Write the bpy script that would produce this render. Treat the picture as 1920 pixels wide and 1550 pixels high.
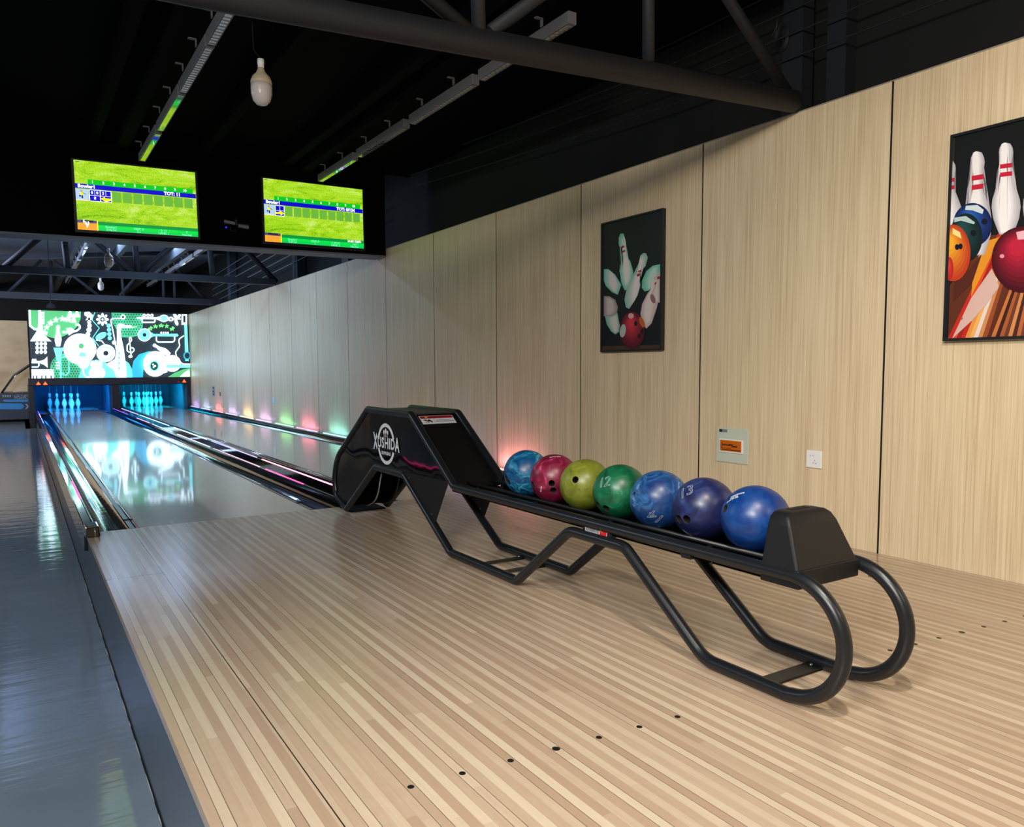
import bpy, bmesh, math, random
from mathutils import Vector, Matrix
random.seed(7)
C = bpy.context.scene
for o in list(bpy.data.objects): bpy.data.objects.remove(o)
# ---------------------------------------------------------------- camera
FPX, CXP, CYP, YAW, PITCH, ROLL = 1430.87, 920.67, 797.6, 0.55316, -0.07459, -0.00515
CAM = Vector((-0.58597, -5.03263, 0.95624))
_F = Vector((math.sin(YAW)*math.cos(PITCH), math.cos(YAW)*math.cos(PITCH), math.sin(PITCH)))
_R = Vector((math.cos(YAW), -math.sin(YAW), 0)); _U = _R.cross(_F)
RX = _R*math.cos(ROLL)+_U*math.sin(ROLL); UX = -_R*math.sin(ROLL)+_U*math.cos(ROLL)
cd = bpy.data.cameras.new('camera'); cam = bpy.data.objects.new('camera', cd); C.collection.objects.link(cam)
M = Matrix.Identity(4)
for i in range(3):
    M[i][0] = RX[i]; M[i][1] = UX[i]; M[i][2] = -_F[i]; M[i][3] = CAM[i]
cam.matrix_world = M
cd.sensor_width = 36; cd.sensor_fit = 'HORIZONTAL'; cd.lens = FPX/1920*36
cd.shift_x = (960-CXP)/1920; cd.shift_y = (CYP-775)/1920
cd.clip_start = 0.05; cd.clip_end = 200
C.camera = cam
# ---------------------------------------------------------------- world and exposure
w = bpy.data.worlds.new('world'); C.world = w; w.use_nodes = True
bg = w.node_tree.nodes['Background']; bg.inputs[0].default_value = (0.55, 0.62, 0.75, 1); bg.inputs[1].default_value = 0.02
C.view_settings.view_transform = 'Standard'; C.view_settings.look = 'None'
C.view_settings.gamma = 1; C.view_settings.use_curve_mapping = False
C.view_settings.exposure = 0.0
def light(name, kind, loc, energy, col, size=.2, size_y=None, target=None, spot=None):
    l = bpy.data.lights.new(name, kind); l.energy = energy; l.color = col
    if kind == 'AREA':
        l.size = size
        if size_y: l.shape = 'RECTANGLE'; l.size_y = size_y
    else: l.shadow_soft_size = size
    if spot: l.spot_size = spot; l.spot_blend = .6
    o = bpy.data.objects.new(name, l); C.collection.objects.link(o); o.location = loc
    if target is not None:
        o.rotation_euler = (Vector(target)-Vector(loc)).to_track_quat('-Z', 'Y').to_euler()
    return o
WARM = (1, .89, .74)
# lamps out of view; the two spots follow the rack's shadows
light('unseen_lamp', 'SPOT', (.2, -4.65, 2.85), 255, WARM, .05, target=(2.0, -5.4, 0), spot=2.35)
light('unseen_lamp', 'SPOT', (-.9, -4.6, 2.85), 105, (1, .91, .8), .08, target=(1.6, -4.8, 0), spot=2.2)
light('unseen_lamp', 'AREA', (1.5, -7.0, 2.85), 28, WARM, 1.05, .12, target=(3.1, -4.6, 1.4))
light('unseen_lamp', 'AREA', (-2.4, -5.6, 2.7), 135, (1, .9, .76), 1.0, .4, target=(3.1, -3.6, 2.3))  # added to brighten the right wall without lifting the floor
light('unseen_lamp', 'AREA', (-3.0, -4.6, 2.9), 170, (.84, .93, 1), 1.6, .5, target=(-2.8, -4.4, 0))  # added on the left to brighten and cool the slate floor
light('unseen_lamp', 'AREA', (-3.4, 2.5, 2.9), 70, (.80, .91, 1), 1.6, .5, target=(-2.8, 2.5, 0))
light('unseen_lamp', 'AREA', (-2.8, 15.0, 2.9), 120, (1, .92, .8), 1.6, .5, target=(-2.2, 17.5, 0))
# cool fill lights added over the lanes beyond the bulkhead
for yl in (6.0, 10.5):
    light('lane_fill', 'AREA', (1.3, yl, 3.3), 95, (.42, .64, 1), 1.6, .3, target=(1.3, yl+.2, 0))
light('roof_fill', 'AREA', (-2.4, 8.5, 2.3), 330, (.6, .72, 1), 1.2, 1.2, target=(-1.0, 9.5, 3.7))  # unseen fill added to brighten the far roof
# lamps hidden behind the pinsetter hoods
for xc in (.533, 2.273):
    light('pin_deck_lamp', 'AREA', (xc, 16.05, .592), (85 if xc < 1 else 95), ((0, .30, 1) if xc < 1 else (0, .55, .9)), .9, .06, target=(xc, 17.05, .1))

# ---------------------------------------------------------------- helpers
def lin(c):
    return tuple(((x/255)/12.92 if x/255 <= .04045 else ((x/255+.055)/1.055)**2.4) for x in c[:3])+(1,)
def at(u, v, ax, val):
    d = _ray(u, v); i = 'XYZ'.index(ax); t = (val-CAM[i])/d[i]; return CAM+d*t
def _ray(u, v): return _F+RX*((u-CXP)/FPX)-UX*((v-CYP)/FPX)
MATS = {}
def mat(name, col, rough=.5, metal=0, emit=0, coat=0, spec=.5, bump=None, vary=0, vscale=20):
    if name in MATS: return MATS[name]
    m = bpy.data.materials.new(name); m.use_nodes = True; nt = m.node_tree; b = nt.nodes['Principled BSDF']
    c = lin(col); b.inputs['Base Color'].default_value = c
    b.inputs['Roughness'].default_value = rough; b.inputs['Metallic'].default_value = metal
    b.inputs['Coat Weight'].default_value = coat; b.inputs['Coat Roughness'].default_value = .05
    b.inputs['Specular IOR Level'].default_value = spec
    if emit:
        b.inputs['Emission Color'].default_value = c; b.inputs['Emission Strength'].default_value = emit
    tc = nt.nodes.new('ShaderNodeTexCoord')
    if vary or not emit:
        n = nt.nodes.new('ShaderNodeTexNoise'); n.inputs['Scale'].default_value = vscale; n.inputs['Detail'].default_value = 3
        nt.links.new(tc.outputs['Object'], n.inputs['Vector'])
        mr = nt.nodes.new('ShaderNodeMapRange'); v = max(vary, .03)
        mr.inputs['To Min'].default_value = 1-v; mr.inputs['To Max'].default_value = 1+v
        nt.links.new(n.outputs['Fac'], mr.inputs['Value'])
        vm = nt.nodes.new('ShaderNodeVectorMath'); vm.operation = 'SCALE'; vm.inputs[0].default_value = c[:3]
        nt.links.new(mr.outputs[0], vm.inputs['Scale']); nt.links.new(vm.outputs[0], b.inputs['Base Color'])
    if bump:
        n2 = nt.nodes.new('ShaderNodeTexNoise'); n2.inputs['Scale'].default_value = bump[0]; n2.inputs['Detail'].default_value = 2
        bp_ = nt.nodes.new('ShaderNodeBump'); bp_.inputs['Strength'].default_value = bump[1]; bp_.inputs['Distance'].default_value = bump[2]
        nt.links.new(tc.outputs['Object'], n2.inputs['Vector']); nt.links.new(n2.outputs['Fac'], bp_.inputs['Height'])
        nt.links.new(bp_.outputs[0], b.inputs['Normal'])
    MATS[name] = m; return m
class MB:
    def __init__(s): s.v = []; s.f = []; s.mi = []; s.sm = []; s.mats = []
    def m(s, mt):
        if mt not in s.mats: s.mats.append(mt)
        return s.mats.index(mt)
    def face(s, idx, mt, sm=False): s.f.append(tuple(idx)); s.mi.append(s.m(mt)); s.sm.append(sm)
    def box(s, a, b, mt, rot=None):
        x0, y0, z0 = a; x1, y1, z1 = b; n = len(s.v)
        s.v += [Vector(p) for p in [(x0,y0,z0),(x1,y0,z0),(x1,y1,z0),(x0,y1,z0),(x0,y0,z1),(x1,y0,z1),(x1,y1,z1),(x0,y1,z1)]]
        for f in [(0,3,2,1),(4,5,6,7),(0,1,5,4),(1,2,6,5),(2,3,7,6),(3,0,4,7)]: s.face([n+i for i in f], mt)
        return s
    def hexa(s, bot, top, mt):
        n = len(s.v); s.v += [Vector(p) for p in bot]+[Vector(p) for p in top]; k = len(bot)
        s.face([n+k-1-i for i in range(k)], mt); s.face([n+k+i for i in range(k)], mt)
        for i in range(k): s.face([n+i, n+(i+1) % k, n+k+(i+1) % k, n+k+i], mt)
        return s
    def poly(s, pts, mt):
        n = len(s.v); s.v += [Vector(p) for p in pts]; s.face(range(n, n+len(pts)), mt); return s
    def prism(s, pts, d, mt):   # extrude polygon by vector d
        d = Vector(d); return s.hexa([Vector(p) for p in pts], [Vector(p)+d for p in pts], mt)
    def tube(s, path, r, mt, seg=12, closed=False, normal=None, caps=True):
        path = [Vector(p) for p in path]; n0 = len(s.v); k = len(path); fr = None
        for i, p in enumerate(path):
            if closed: t = (path[(i+1) % k]-path[i-1]).normalized()
            else: t = (path[min(i+1, k-1)]-path[max(i-1, 0)]).normalized()
            if normal: a = Vector(normal)
            elif fr is None: a = t.cross(Vector((0, 0, 1)) if abs(t.z) < .9 else Vector((1, 0, 0)))
            else: a = fr
            a = (a-t*a.dot(t)).normalized(); fr = a; b = t.cross(a)
            rr = r[i] if isinstance(r, (list, tuple)) else r
            for j in range(seg):
                th = 2*math.pi*j/seg; s.v.append(p+a*(rr*math.cos(th))+b*(rr*math.sin(th)))
        for i in range(k if closed else k-1):
            i2 = (i+1) % k
            for j in range(seg):
                j2 = (j+1) % seg; s.face([n0+i*seg+j, n0+i*seg+j2, n0+i2*seg+j2, n0+i2*seg+j], mt, True)
        if not closed and caps:
            s.face([n0+j for j in reversed(range(seg))], mt); s.face([n0+(k-1)*seg+j for j in range(seg)], mt)
        return s
    def lathe(s, prof, mt, c=(0, 0, 0), seg=24, M_=None, bands=None):
        n0 = len(s.v); c = Vector(c); k = len(prof)
        for r, z in prof:
            for j in range(seg):
                th = 2*math.pi*j/seg; p = Vector((r*math.cos(th), r*math.sin(th), z))
                if M_: p = M_ @ p
                s.v.append(p+c)
        for i in range(k-1):
            mm = bands(prof[i][1]) if bands else mt
            for j in range(seg):
                j2 = (j+1) % seg; s.face([n0+i*seg+j, n0+i*seg+j2, n0+(i+1)*seg+j2, n0+(i+1)*seg+j], mm, True)
        s.face([n0+j for j in reversed(range(seg))], mt); s.face([n0+(k-1)*seg+j for j in range(seg)], mt, True)
        return s
    def add_mesh(s, me, Mx, mt, fn=None):
        n = len(s.v)
        for v in me.vertices:
            p = Mx @ v.co; s.v.append(fn(p) if fn else p)
        for f in me.polygons: s.face([n+i for i in f.vertices], mt)
        return s
    def build(s, name, parent=None, bevel=0):
        me = bpy.data.meshes.new(name); me.from_pydata([tuple(v) for v in s.v], [], s.f)
        for mt in s.mats: me.materials.append(mt)
        me.polygons.foreach_set('material_index', s.mi); me.polygons.foreach_set('use_smooth', s.sm); me.update()
        o = bpy.data.objects.new(name, me); C.collection.objects.link(o)
        if parent is not None:
            q = parent; off = Vector((0, 0, 0))
            while q is not None: off += q.location; q = q.parent
            o.parent = parent
            for v in me.vertices: v.co -= off
        if bevel:
            b = o.modifiers.new('bevel', 'BEVEL'); b.width = bevel; b.segments = 2; b.limit_method = 'ANGLE'; b.angle_limit = .7
        return o
def tag(o, label=None, cat=None, group=None, kind=None):
    if label: o['label'] = label
    if cat: o['category'] = cat
    if group: o['group'] = group
    if kind: o['kind'] = kind
    return o
def thing(name, label, cat, loc=(0, 0, 0), group=None):
    o = bpy.data.objects.new(name, None); C.collection.objects.link(o); o.location = loc; o.empty_display_size = .1
    return tag(o, label, cat, group)
def struct(name, mb): return tag(mb.build(name), kind='structure')
def fillet(pts, rads, closed=False, n=7):
    out = []; k = len(pts); pts = [Vector(p) for p in pts]
    for i, p in enumerate(pts):
        r = rads[i] if isinstance(rads, (list, tuple)) else rads
        if (not closed and i in (0, k-1)) or r <= 0: out.append(p); continue
        a = (pts[i-1]-p); b = (pts[(i+1) % k]-p); la, lb = a.length, b.length; a.normalize(); b.normalize()
        ang = a.angle(b); d = min(r/math.tan(ang/2), la*.48, lb*.48); r2 = d*math.tan(ang/2)
        c = p+(a+b).normalized()*(r2/math.sin(ang/2)); s = p+a*d-c; e = p+b*d-c
        tot = s.angle(e) if s.length > 0 else 0; ax = s.cross(e)
        for j in range(n+1):
            out.append(c+Matrix.Rotation(tot*j/n, 3, ax) @ s if ax.length > 1e-12 else p)
    return out
def text_mesh(body, size, offset=0, outline=0, align='CENTER', shear=0, spacing=1):
    cu = bpy.data.curves.new('t', 'FONT'); cu.body = body; cu.size = size; cu.align_x = align; cu.align_y = 'CENTER'
    cu.offset = offset; cu.shear = shear; cu.space_character = spacing; cu.resolution_u = 3
    if outline: cu.fill_mode = 'NONE'; cu.bevel_depth = outline; cu.bevel_resolution = 0
    o = bpy.data.objects.new('t', cu); C.collection.objects.link(o); bpy.context.view_layer.update()
    me = bpy.data.meshes.new_from_object(o.evaluated_get(bpy.context.evaluated_depsgraph_get()))
    bpy.data.objects.remove(o); return me
class N:   # small node builder
    def __init__(s, name):
        s.m = bpy.data.materials.new(name); s.m.use_nodes = True; s.nt = s.m.node_tree
        s.b = s.nt.nodes['Principled BSDF']; s.tc = s.nt.nodes.new('ShaderNodeTexCoord'); MATS[name] = s.m
    def n(s, t, **kw):
        x = s.nt.nodes.new('ShaderNode'+t)
        for k, v in kw.items(): setattr(x, k, v)
        return x
    def l(s, a, b): s.nt.links.new(a, b)
    def sep(s, sock=None):
        x = s.n('SeparateXYZ'); s.l(sock or s.tc.outputs['Object'], x.inputs[0]); return x.outputs
    def math(s, op, a, b=None, c=None):
        x = s.n('Math', operation=op)
        for i, q in enumerate((a, b, c)):
            if q is None: continue
            if isinstance(q, (int, float)): x.inputs[i].default_value = q
            else: s.l(q, x.inputs[i])
        return x.outputs[0]
    def comb(s, a, b, c):
        x = s.n('CombineXYZ')
        for i, q in enumerate((a, b, c)):
            if isinstance(q, (int, float)): x.inputs[i].default_value = q
            else: s.l(q, x.inputs[i])
        return x.outputs[0]
    def noise(s, vec, scale=1, detail=3, rough=.5, dist=0):
        x = s.n('TexNoise'); s.l(vec, x.inputs['Vector']); x.inputs['Scale'].default_value = scale
        x.inputs['Detail'].default_value = detail; x.inputs['Roughness'].default_value = rough; x.inputs['Distortion'].default_value = dist
        return x.outputs['Fac']
    def ramp(s, fac, stops, interp='LINEAR'):
        x = s.n('ValToRGB'); x.color_ramp.interpolation = interp; e = x.color_ramp.elements
        while len(e) < len(stops): e.new(.5)
        for el, (p, c) in zip(e, stops): el.position = p; el.color = lin(c)
        s.l(fac, x.inputs[0]); return x.outputs[0]
    def mix(s, fac, a, b, mode='MIX'):
        x = s.n('Mix', data_type='RGBA', blend_type=mode)
        for i, q in ((0, fac), (6, a), (7, b)):
            if isinstance(q, (int, float)): x.inputs[i].default_value = q
            elif isinstance(q, tuple): x.inputs[i].default_value = q
            else: s.l(q, x.inputs[i])
        return x.outputs[2]
    def hash(s, vec):
        x = s.n('TexWhiteNoise', noise_dimensions='3D'); s.l(vec, x.inputs[0]); return x.outputs[0]
    def set(s, **kw):
        for k, v in kw.items():
            i = s.b.inputs[k.replace('_', ' ')]
            if isinstance(v, (int, float)) or isinstance(v, tuple): i.default_value = v
            else: s.l(v, i)
        return s.m
# ---------------------------------------------------------------- shared materials
BLACK = mat('black_powder_coat', (20, 22, 26), .42, vary=.1, vscale=300)
TUBE = mat('black_tube', (21, 24, 29), .33, spec=.5, vary=.08, vscale=90, bump=(60, .05, .001))
GLOSS = mat('gloss_black_panel', (5, 6, 10), .05, spec=.6, bump=(2.2, .5, .014))
MATTE = mat('matte_black_sheet', (20, 21, 24), .5, spec=.3, vary=.08)
DARK = mat('black_paint', (9, 11, 16), .85, vary=.15, vscale=4)
STEEL = mat('dark_structural_steel', (21, 25, 33), .65, vary=.2, vscale=6)
CHROME = mat('chrome', (190, 195, 200), .14, metal=1)
WHITE = mat('white_plastic', (235, 236, 240), .4)
GREYM = mat('grey_aluminium', (120, 122, 126), .45, vary=.06)
# wall veneer
x = N('vertical_grain_veneer'); s = x.sep()
pan = x.math('FLOOR', x.math('DIVIDE', x.math('ADD', s[1], 2.7919), 1.2219))
pv = x.hash(x.comb(pan, 3.3, 0))
g1 = x.noise(x.comb(s[0], x.math('MULTIPLY', s[1], 75), x.math('ADD', x.math('MULTIPLY', s[2], .9), x.math('MULTIPLY', pan, 7))), 1, 4, .6)
g2 = x.noise(x.comb(s[0], x.math('MULTIPLY', s[1], 260), x.math('MULTIPLY', s[2], 3)), 1, 2, .6)
g3 = x.noise(x.comb(s[0], x.math('MULTIPLY', s[1], 9), x.math('MULTIPLY', s[2], .5)), 1, 3, .5)
gg = x.math('ADD', x.math('ADD', x.math('MULTIPLY', g1, .42), x.math('MULTIPLY', g2, .36)), x.math('ADD', x.math('MULTIPLY', g3, .17), x.math('MULTIPLY', pv, .05)))
VENEER = x.set(Base_Color=x.ramp(gg, [(.38, (192, 170, 137)), (.47, (211, 191, 158)), (.55, (221, 203, 171)), (.66, (230, 214, 184))]), Roughness=.42)
x.b.inputs['Specular IOR Level'].default_value = .35
# approach laminate: 25.8 mm boards, joints either side of every fifth one
def boards(name, x0, approach):
    x = N(name); s = x.sep(); W = .0258
    bx = x.math('DIVIDE', x.math('SUBTRACT', s[0], x0), W); bi = x.math('FLOOR', bx); fr = x.math('SUBTRACT', bx, bi)
    h = x.hash(x.comb(bi, 1.5, 0)); yo = x.math('ADD', x.math('DIVIDE', s[1], .85), x.math('MULTIPLY', h, 9.7)); yi = x.math('FLOOR', yo)
    h2 = x.hash(x.comb(bi, yi, 4.0)); alt = x.math('MODULO', x.math('ABSOLUTE', bi), 2)
    gr = x.noise(x.comb(x.math('MULTIPLY', s[0], 160), x.math('MULTIPLY', s[1], 5), x.math('MULTIPLY', bi, 3.1)), 1, 4, .65)
    cr = x.noise(x.comb(x.math('MULTIPLY', s[0], 22), x.math('MULTIPLY', s[1], 34), bi), 1, 2, .5)
    f = x.math('ADD', x.math('ADD', x.math('MULTIPLY', alt, .30), x.math('MULTIPLY', h2, .30)), x.math('ADD', x.math('MULTIPLY', gr, .30), x.math('MULTIPLY', cr, .10)))
    col = x.ramp(f, [(.2, (163, 139, 119)), (.42, (172, 150, 129)), (.6, (184, 165, 144)), (.85, (199, 184, 162))])
    m5 = x.math('MODULO', x.math('ADD', bi, 500), 5)
    isd = x.math('LESS_THAN', x.math('ABSOLUTE', m5), .5)
    edge = x.math('LESS_THAN', x.math('MINIMUM', fr, x.math('SUBTRACT', 1, fr)), .045)
    seam = x.math('MULTIPLY', isd, edge)
    soft = x.math('MULTIPLY', x.math('LESS_THAN', fr, .05), .18)
    if approach:
        sx = x.math('LESS_THAN', x.math('ABSOLUTE', x.math('ADD', s[0], .045)), .0016)
        sy = x.math('MULTIPLY', x.math('LESS_THAN', x.math('ABSOLUTE', x.math('ADD', s[1], 1.19)), .003), x.math('LESS_THAN', s[0], -.045))
        sy2 = x.math('LESS_THAN', x.math('ABSOLUTE', x.math('ADD', s[1], 2.44)), .0008)
        seam = x.math('MAXIMUM', seam, x.math('MAXIMUM', sx, x.math('MAXIMUM', sy, x.math('MULTIPLY', sy2, .4))))
    else: seam = x.math('MULTIPLY', seam, .35)
    col = x.mix(soft, col, lin((120, 92, 66)))
    col = x.mix(seam, col, lin((45, 34, 26)))
    return x, s, col
x, s, col = boards('approach_laminate', .126, True)
rn = x.noise(x.tc.outputs['Object'], 6, 3)
APPR = x.set(Base_Color=col, Roughness=x.math('ADD', x.math('MULTIPLY', rn, .1), .17)); x.b.inputs['Specular IOR Level'].default_value = .5
x, s, col = boards('lane_laminate', .0, False)
jt = x.math('LESS_THAN', x.math('ABSOLUTE', x.math('SUBTRACT', x.math('MODULO', s[1], 3.35), 3.3)), .006)
col = x.mix(x.math('MULTIPLY', jt, .6), x.mix(.5, col, lin((150, 138, 128))), lin((60, 50, 45)))
bz = x.noise(x.comb(x.math('MULTIPLY', s[0], 2), x.math('MULTIPLY', s[1], .8), 0), 1, 2)
bmp = x.n('Bump'); bmp.inputs['Strength'].default_value = .25; bmp.inputs['Distance'].default_value = .002; x.l(bz, bmp.inputs['Height']); x.l(bmp.outputs[0], x.b.inputs['Normal'])
LANE = x.set(Base_Color=col, Roughness=.24); x.b.inputs['Specular IOR Level'].default_value = .9; x.b.inputs['Coat Weight'].default_value = .7; x.b.inputs['Coat Roughness'].default_value = .055
# epoxy floor
x = N('slate_epoxy_floor'); s = x.sep()
n1 = x.noise(x.tc.outputs['Object'], .9, 4, .6); n2 = x.noise(x.comb(x.math('MULTIPLY', s[0], 2.0), x.math('MULTIPLY', s[1], 9), 0), 1, 3, .6)
bmp = x.n('Bump'); bmp.inputs['Strength'].default_value = .35; bmp.inputs['Distance'].default_value = .006; x.l(n2, bmp.inputs['Height']); x.l(bmp.outputs[0], x.b.inputs['Normal'])
EPOXY = x.set(Base_Color=x.ramp(n1, [(.3, (104, 118, 132)), (.6, (118, 132, 146)), (.8, (128, 142, 155))]), Roughness=.08); x.b.inputs['Specular IOR Level'].default_value = .8
SIDE = mat('slate_painted_side', (66, 77, 90), .3, vary=.15, vscale=5)
ROOFN = mat('unlit_roof', (9, 10, 13), .95, spec=.05, vary=.2, vscale=3); ROOFF = mat('lit_roof', (104, 112, 132), .8, vary=.15, vscale=2)  # near roof coloured dark as unlit, far roof paler as lit by the mural

# ---------------------------------------------------------------- setting
XW, HW = 3.125, 2.35
b = MB(); b.box((-7, -9, -.47), (-.287, 19.2, -.37), EPOXY); b.box((-.5, 15.5, -.47), (3.6, 19.2, -.37), EPOXY); struct('floor', b)
b = MB(); b.box((-7, 19.2, -.37), (3.7, 19.35, 2.3), VENEER); b.box((-7, 19.25, 2.3), (3.7, 19.4, 4.0), DARK); struct('wall_back', b)
b = MB(); b.box((-7, -9.15, -.37), (3.7, -9, 3.3), mat('warm_wall_paint', (196, 180, 152), .7)); struct('wall_front', b)
b = MB(); b.box((-7.15, -9, -.37), (-7, 19.3, 3.3), mat('grey_wall_paint', (150, 150, 150), .7)); struct('wall_left', b)
b = MB()
b.box((XW+.0008, -8.98, -.1), (XW+.1, 15.9, HW-.012), mat('joint_black', (6, 6, 6), .9))
y = -2.7919-5*1.2219
for i in range(20):
    y0 = max(y, -8.95) + .0052; y1 = min(y+1.2219, 15.6)-.0052
    if y1 > y0: b.box((XW, y0, 0), (XW+.0006, y1, HW), VENEER)
    y += 1.2219
b.box((XW-.002, -8.95, HW), (XW+.1, 15.6, HW+.006), mat('alu_edge_trim', (150, 140, 125), .4))
struct('wall_right', b)
b = MB(); b.box((3.6, -9, -.1), (3.7, 19.3, 4.2), DARK); struct('wall_right', b)
b = MB(); b.box((-7.1, -9.1, 3.302), (3.7, 3.65, 3.42), ROOFN); struct('ceiling', b)
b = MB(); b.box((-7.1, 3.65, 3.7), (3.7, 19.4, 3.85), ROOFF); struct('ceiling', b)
# raised approach and lanes
b = MB(); b.box((-.285, -8.9, -.03), (XW-.001, 0, 0), APPR)
a = thing('bowling_approach', 'raised wood-strip bowling approach with slate painted side, in front of both lanes', 'bowling approach')
b.build('approach_deck', a)
b = MB(); b.box((-.281, -8.9, -.369), (3.1, -.001, -.03), SIDE); b.box((-.281, -.001, -.369), (3.1, 15.4, -.115), SIDE)
b.build('side_skirt', a)
ink = mat('black_marker_dot', (18, 17, 17), .5)
k = 0
for x0 in (.139, 1.879):
    for i in range(7):
        b = MB(); r = .0105 if i == 3 else .0082; c = Vector((x0+i*.129, -3.50-.012*i*(1 if x0 < 1 else 1)-(.1 if x0 > 1 else 0)+(.0), 0))
        b.prism([(c.x+r*math.cos(t*math.pi/8), c.y+r*math.sin(t*math.pi/8), -.001) for t in range(16)], (0, 0, .0016), ink)
        b.build('guide_dot', a)
# slit damage along the skirt foot
b = MB(); scr = mat('scuffed_primer', (170, 172, 176), .6)
yy = -4.2
while yy < .2:
    L = random.uniform(.04, .22); b.prism([(-.2865, yy, -.3695), (-.289, yy+L*.5, -.3695), (-.2865, yy+L, -.3695)], (0, 0, .0018), scr if random.random() < .8 else DARK); b.build('scuff_mark', a); b = MB()
    yy += L+random.uniform(.02, .2)


LX = [(0, 1.0668), (1.740, 2.8068)]; PD = 17.95
for i, (xa, xb) in enumerate(LX):
    t = thing('bowling_lane', ['left glossy wood bowling lane mirroring the lit mural', 'right glossy wood bowling lane beside the veneer wall'][i], 'bowling lane')
    b = MB(); b.box((xa, .006, -.04), (xb, 16.6, 0), LANE); b.build('lane_surface', t)
    b = MB(); b.box((xa, 16.6, -.04), (xb, PD, 0.0), mat('pin_deck_board', (196, 190, 182), .12, coat=.5)); b.build('pin_deck', t)
# gutters
GUT = mat('gutter_black_plastic', (9, 10, 12), .08, spec=1, coat=1, bump=(9, .3, .004))
BUMP = mat('bumper_rail_beige', (84, 76, 70), .25, vary=.1)
def gutter(xa, xb, label, rail):
    t = thing('lane_gutter', label, 'gutter', (0, 0, 0))
    b = MB(); n = 10; ys = [0.004+i*(15.52/24) for i in range(25)]
    cx, hw = (xa+xb)/2, (xb-xa)/2
    prof = [(cx-hw*math.cos(math.pi*j/n), -.012-.085*math.sin(math.pi*j/n)) for j in range(n+1)]
    base = len(b.v)
    for yy in ys:
        for (px, pz) in prof: b.v.append(Vector((px, yy, pz+random.uniform(-.0006, .0006))))
    for i in range(len(ys)-1):
        for j in range(n): b.face([base+i*(n+1)+j, base+i*(n+1)+j+1, base+(i+1)*(n+1)+j+1, base+(i+1)*(n+1)+j], GUT, True)
    b.build('gutter_trough', t)
    # folded bumper rail lying against the lane side
    rx = xb-.052 if rail > 0 else xa+.006
    b = MB()
    b.box((rx, .35, -.012), (rx+.034, 14.2, -.004), BUMP)
    b.box((rx, .04, -.012), (rx+.034, .33, -.004), BUMP)
    b.build('bumper_rail', t, .002)
    b = MB()
    for e in (rx-.002, rx+.036): b.tube([(e, .04, -.003), (e, 14.2, -.003)], .0035, CHROME, 8)
    b.box((rx-.004, .33, -.01), (rx+.05, .35, -.001), DARK)
    b.build('bumper_trim', t)
    return t
gutter(-.235, 0, 'black gutter along the left side of the left lane', 1)
gutter(1.0668, 1.302, 'black gutter along the right side of the left lane', -1)
gutter(1.505, 1.740, 'black gutter between ball return capping and right lane', 1)
gutter(2.8068, 3.042, 'black gutter of the right lane next to the veneer wall', -1)
CAPM = mat('capping_gloss_black', (12, 12, 14), .12, spec=1, coat=1, bump=(5, .2, .003))
LED = {}
def led(col, e=3.0):
    k = (col, e)
    if k not in LED: LED[k] = mat('led_%d_%d_%d' % col, col, .4, emit=e)
    return LED[k]
PINK, CYAN, PURP, BLUE, RED, VIO, AMB, LIL, GRN, WHT = (255, 60, 140), (60, 235, 235), (120, 60, 255), (110, 130, 255), (255, 50, 70), (140, 110, 255), (255, 200, 90), (190, 120, 255), (60, 225, 90), (255, 235, 240)
def capping(x0, x1, z, label, leds, ends=True):
    t = thing('gutter_capping', label, 'capping', (x0, 0, 0))
    b = MB(); b.hexa([(x0, .02, -.11), (x1, .02, -.11), (x1, 15.42, -.11), (x0, 15.42, -.11)], [(x0+.006, .02, z), (x1-.006, .02, z), (x1-.006, 15.42, z), (x0+.006, 15.42, z)], CAPM)
    b.build('capping_body', t, .004)
    b = MB()
    if x1-x0 > .15:
        for q in (.2, .32, .44, .56, .68, .8): b.tube([(x0+(x1-x0)*q, .03, z), (x0+(x1-x0)*q, 15.4, z)], .0085, CAPM, 10)
    b.tube([(x0+.008, .02, z), (x0+.008, 15.42, z)], .003, CHROME, 6); b.tube([(x1-.008, .02, z), (x1-.008, 15.42, z)], .003, CHROME, 6)
    b.build('chrome_edging', t)
    for xx, segs in leds:
        for (ya, yb, cc, e) in segs:
            q = MB().box((xx-.004, ya, z-.002), (xx+.004, yb, z+.007), led(cc, e)); q.build('led_strip', t)
    return t
t = capping(-.300, -.236, .03, 'narrow black capping with LED line, left edge of the left lane', [(-.243, [(1.2, 2.2, PINK, 2.5), (14.2, 15.3, PURP, 3), (12.6, 14, (255, 160, 200), 2.5), (10.6, 12.2, BLUE, 3)])])
b = MB(); b.hexa([(-.302, -.155, 0), (-.222, -.155, 0), (-.222, .02, 0), (-.302, .02, 0)], [(-.296, -.14, .062), (-.228, -.14, .062), (-.228, .02, .062), (-.296, .02, .062)], CAPM); b.build('end_block', t, .008)
b = MB(); b.tube([(-.298, -.15, .004), (-.294, -.14, .06), (-.232, -.14, .06)], .003, CHROME, 6); b.tube([(-.25, -.156, .004), (-.25, -.142, .06)], .003, CHROME, 6); b.build('end_trim', t)
capping(1.302, 1.505, .04, 'wide black ball return capping between the two lanes', [
    (1.312, [(.9, 2.0, (255, 90, 170), 2), (2.2, 4.2, (235, 190, 210), 1.4), (4.4, 6.6, WHT, 1.6), (7, 9, (200, 220, 255), 1.8), (9.3, 11, (255, 170, 200), 2), (12.4, 15.3, PURP, 3)]),
    (1.496, [(.5, 2.8, (255, 170, 200), 1.8), (3, 5.2, (180, 170, 240), 1.4), (5.5, 8, WHT, 2.2), (8.5, 12, (190, 240, 255), 2.5), (12.3, 15.3, (190, 150, 255), 2.5)])])
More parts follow.
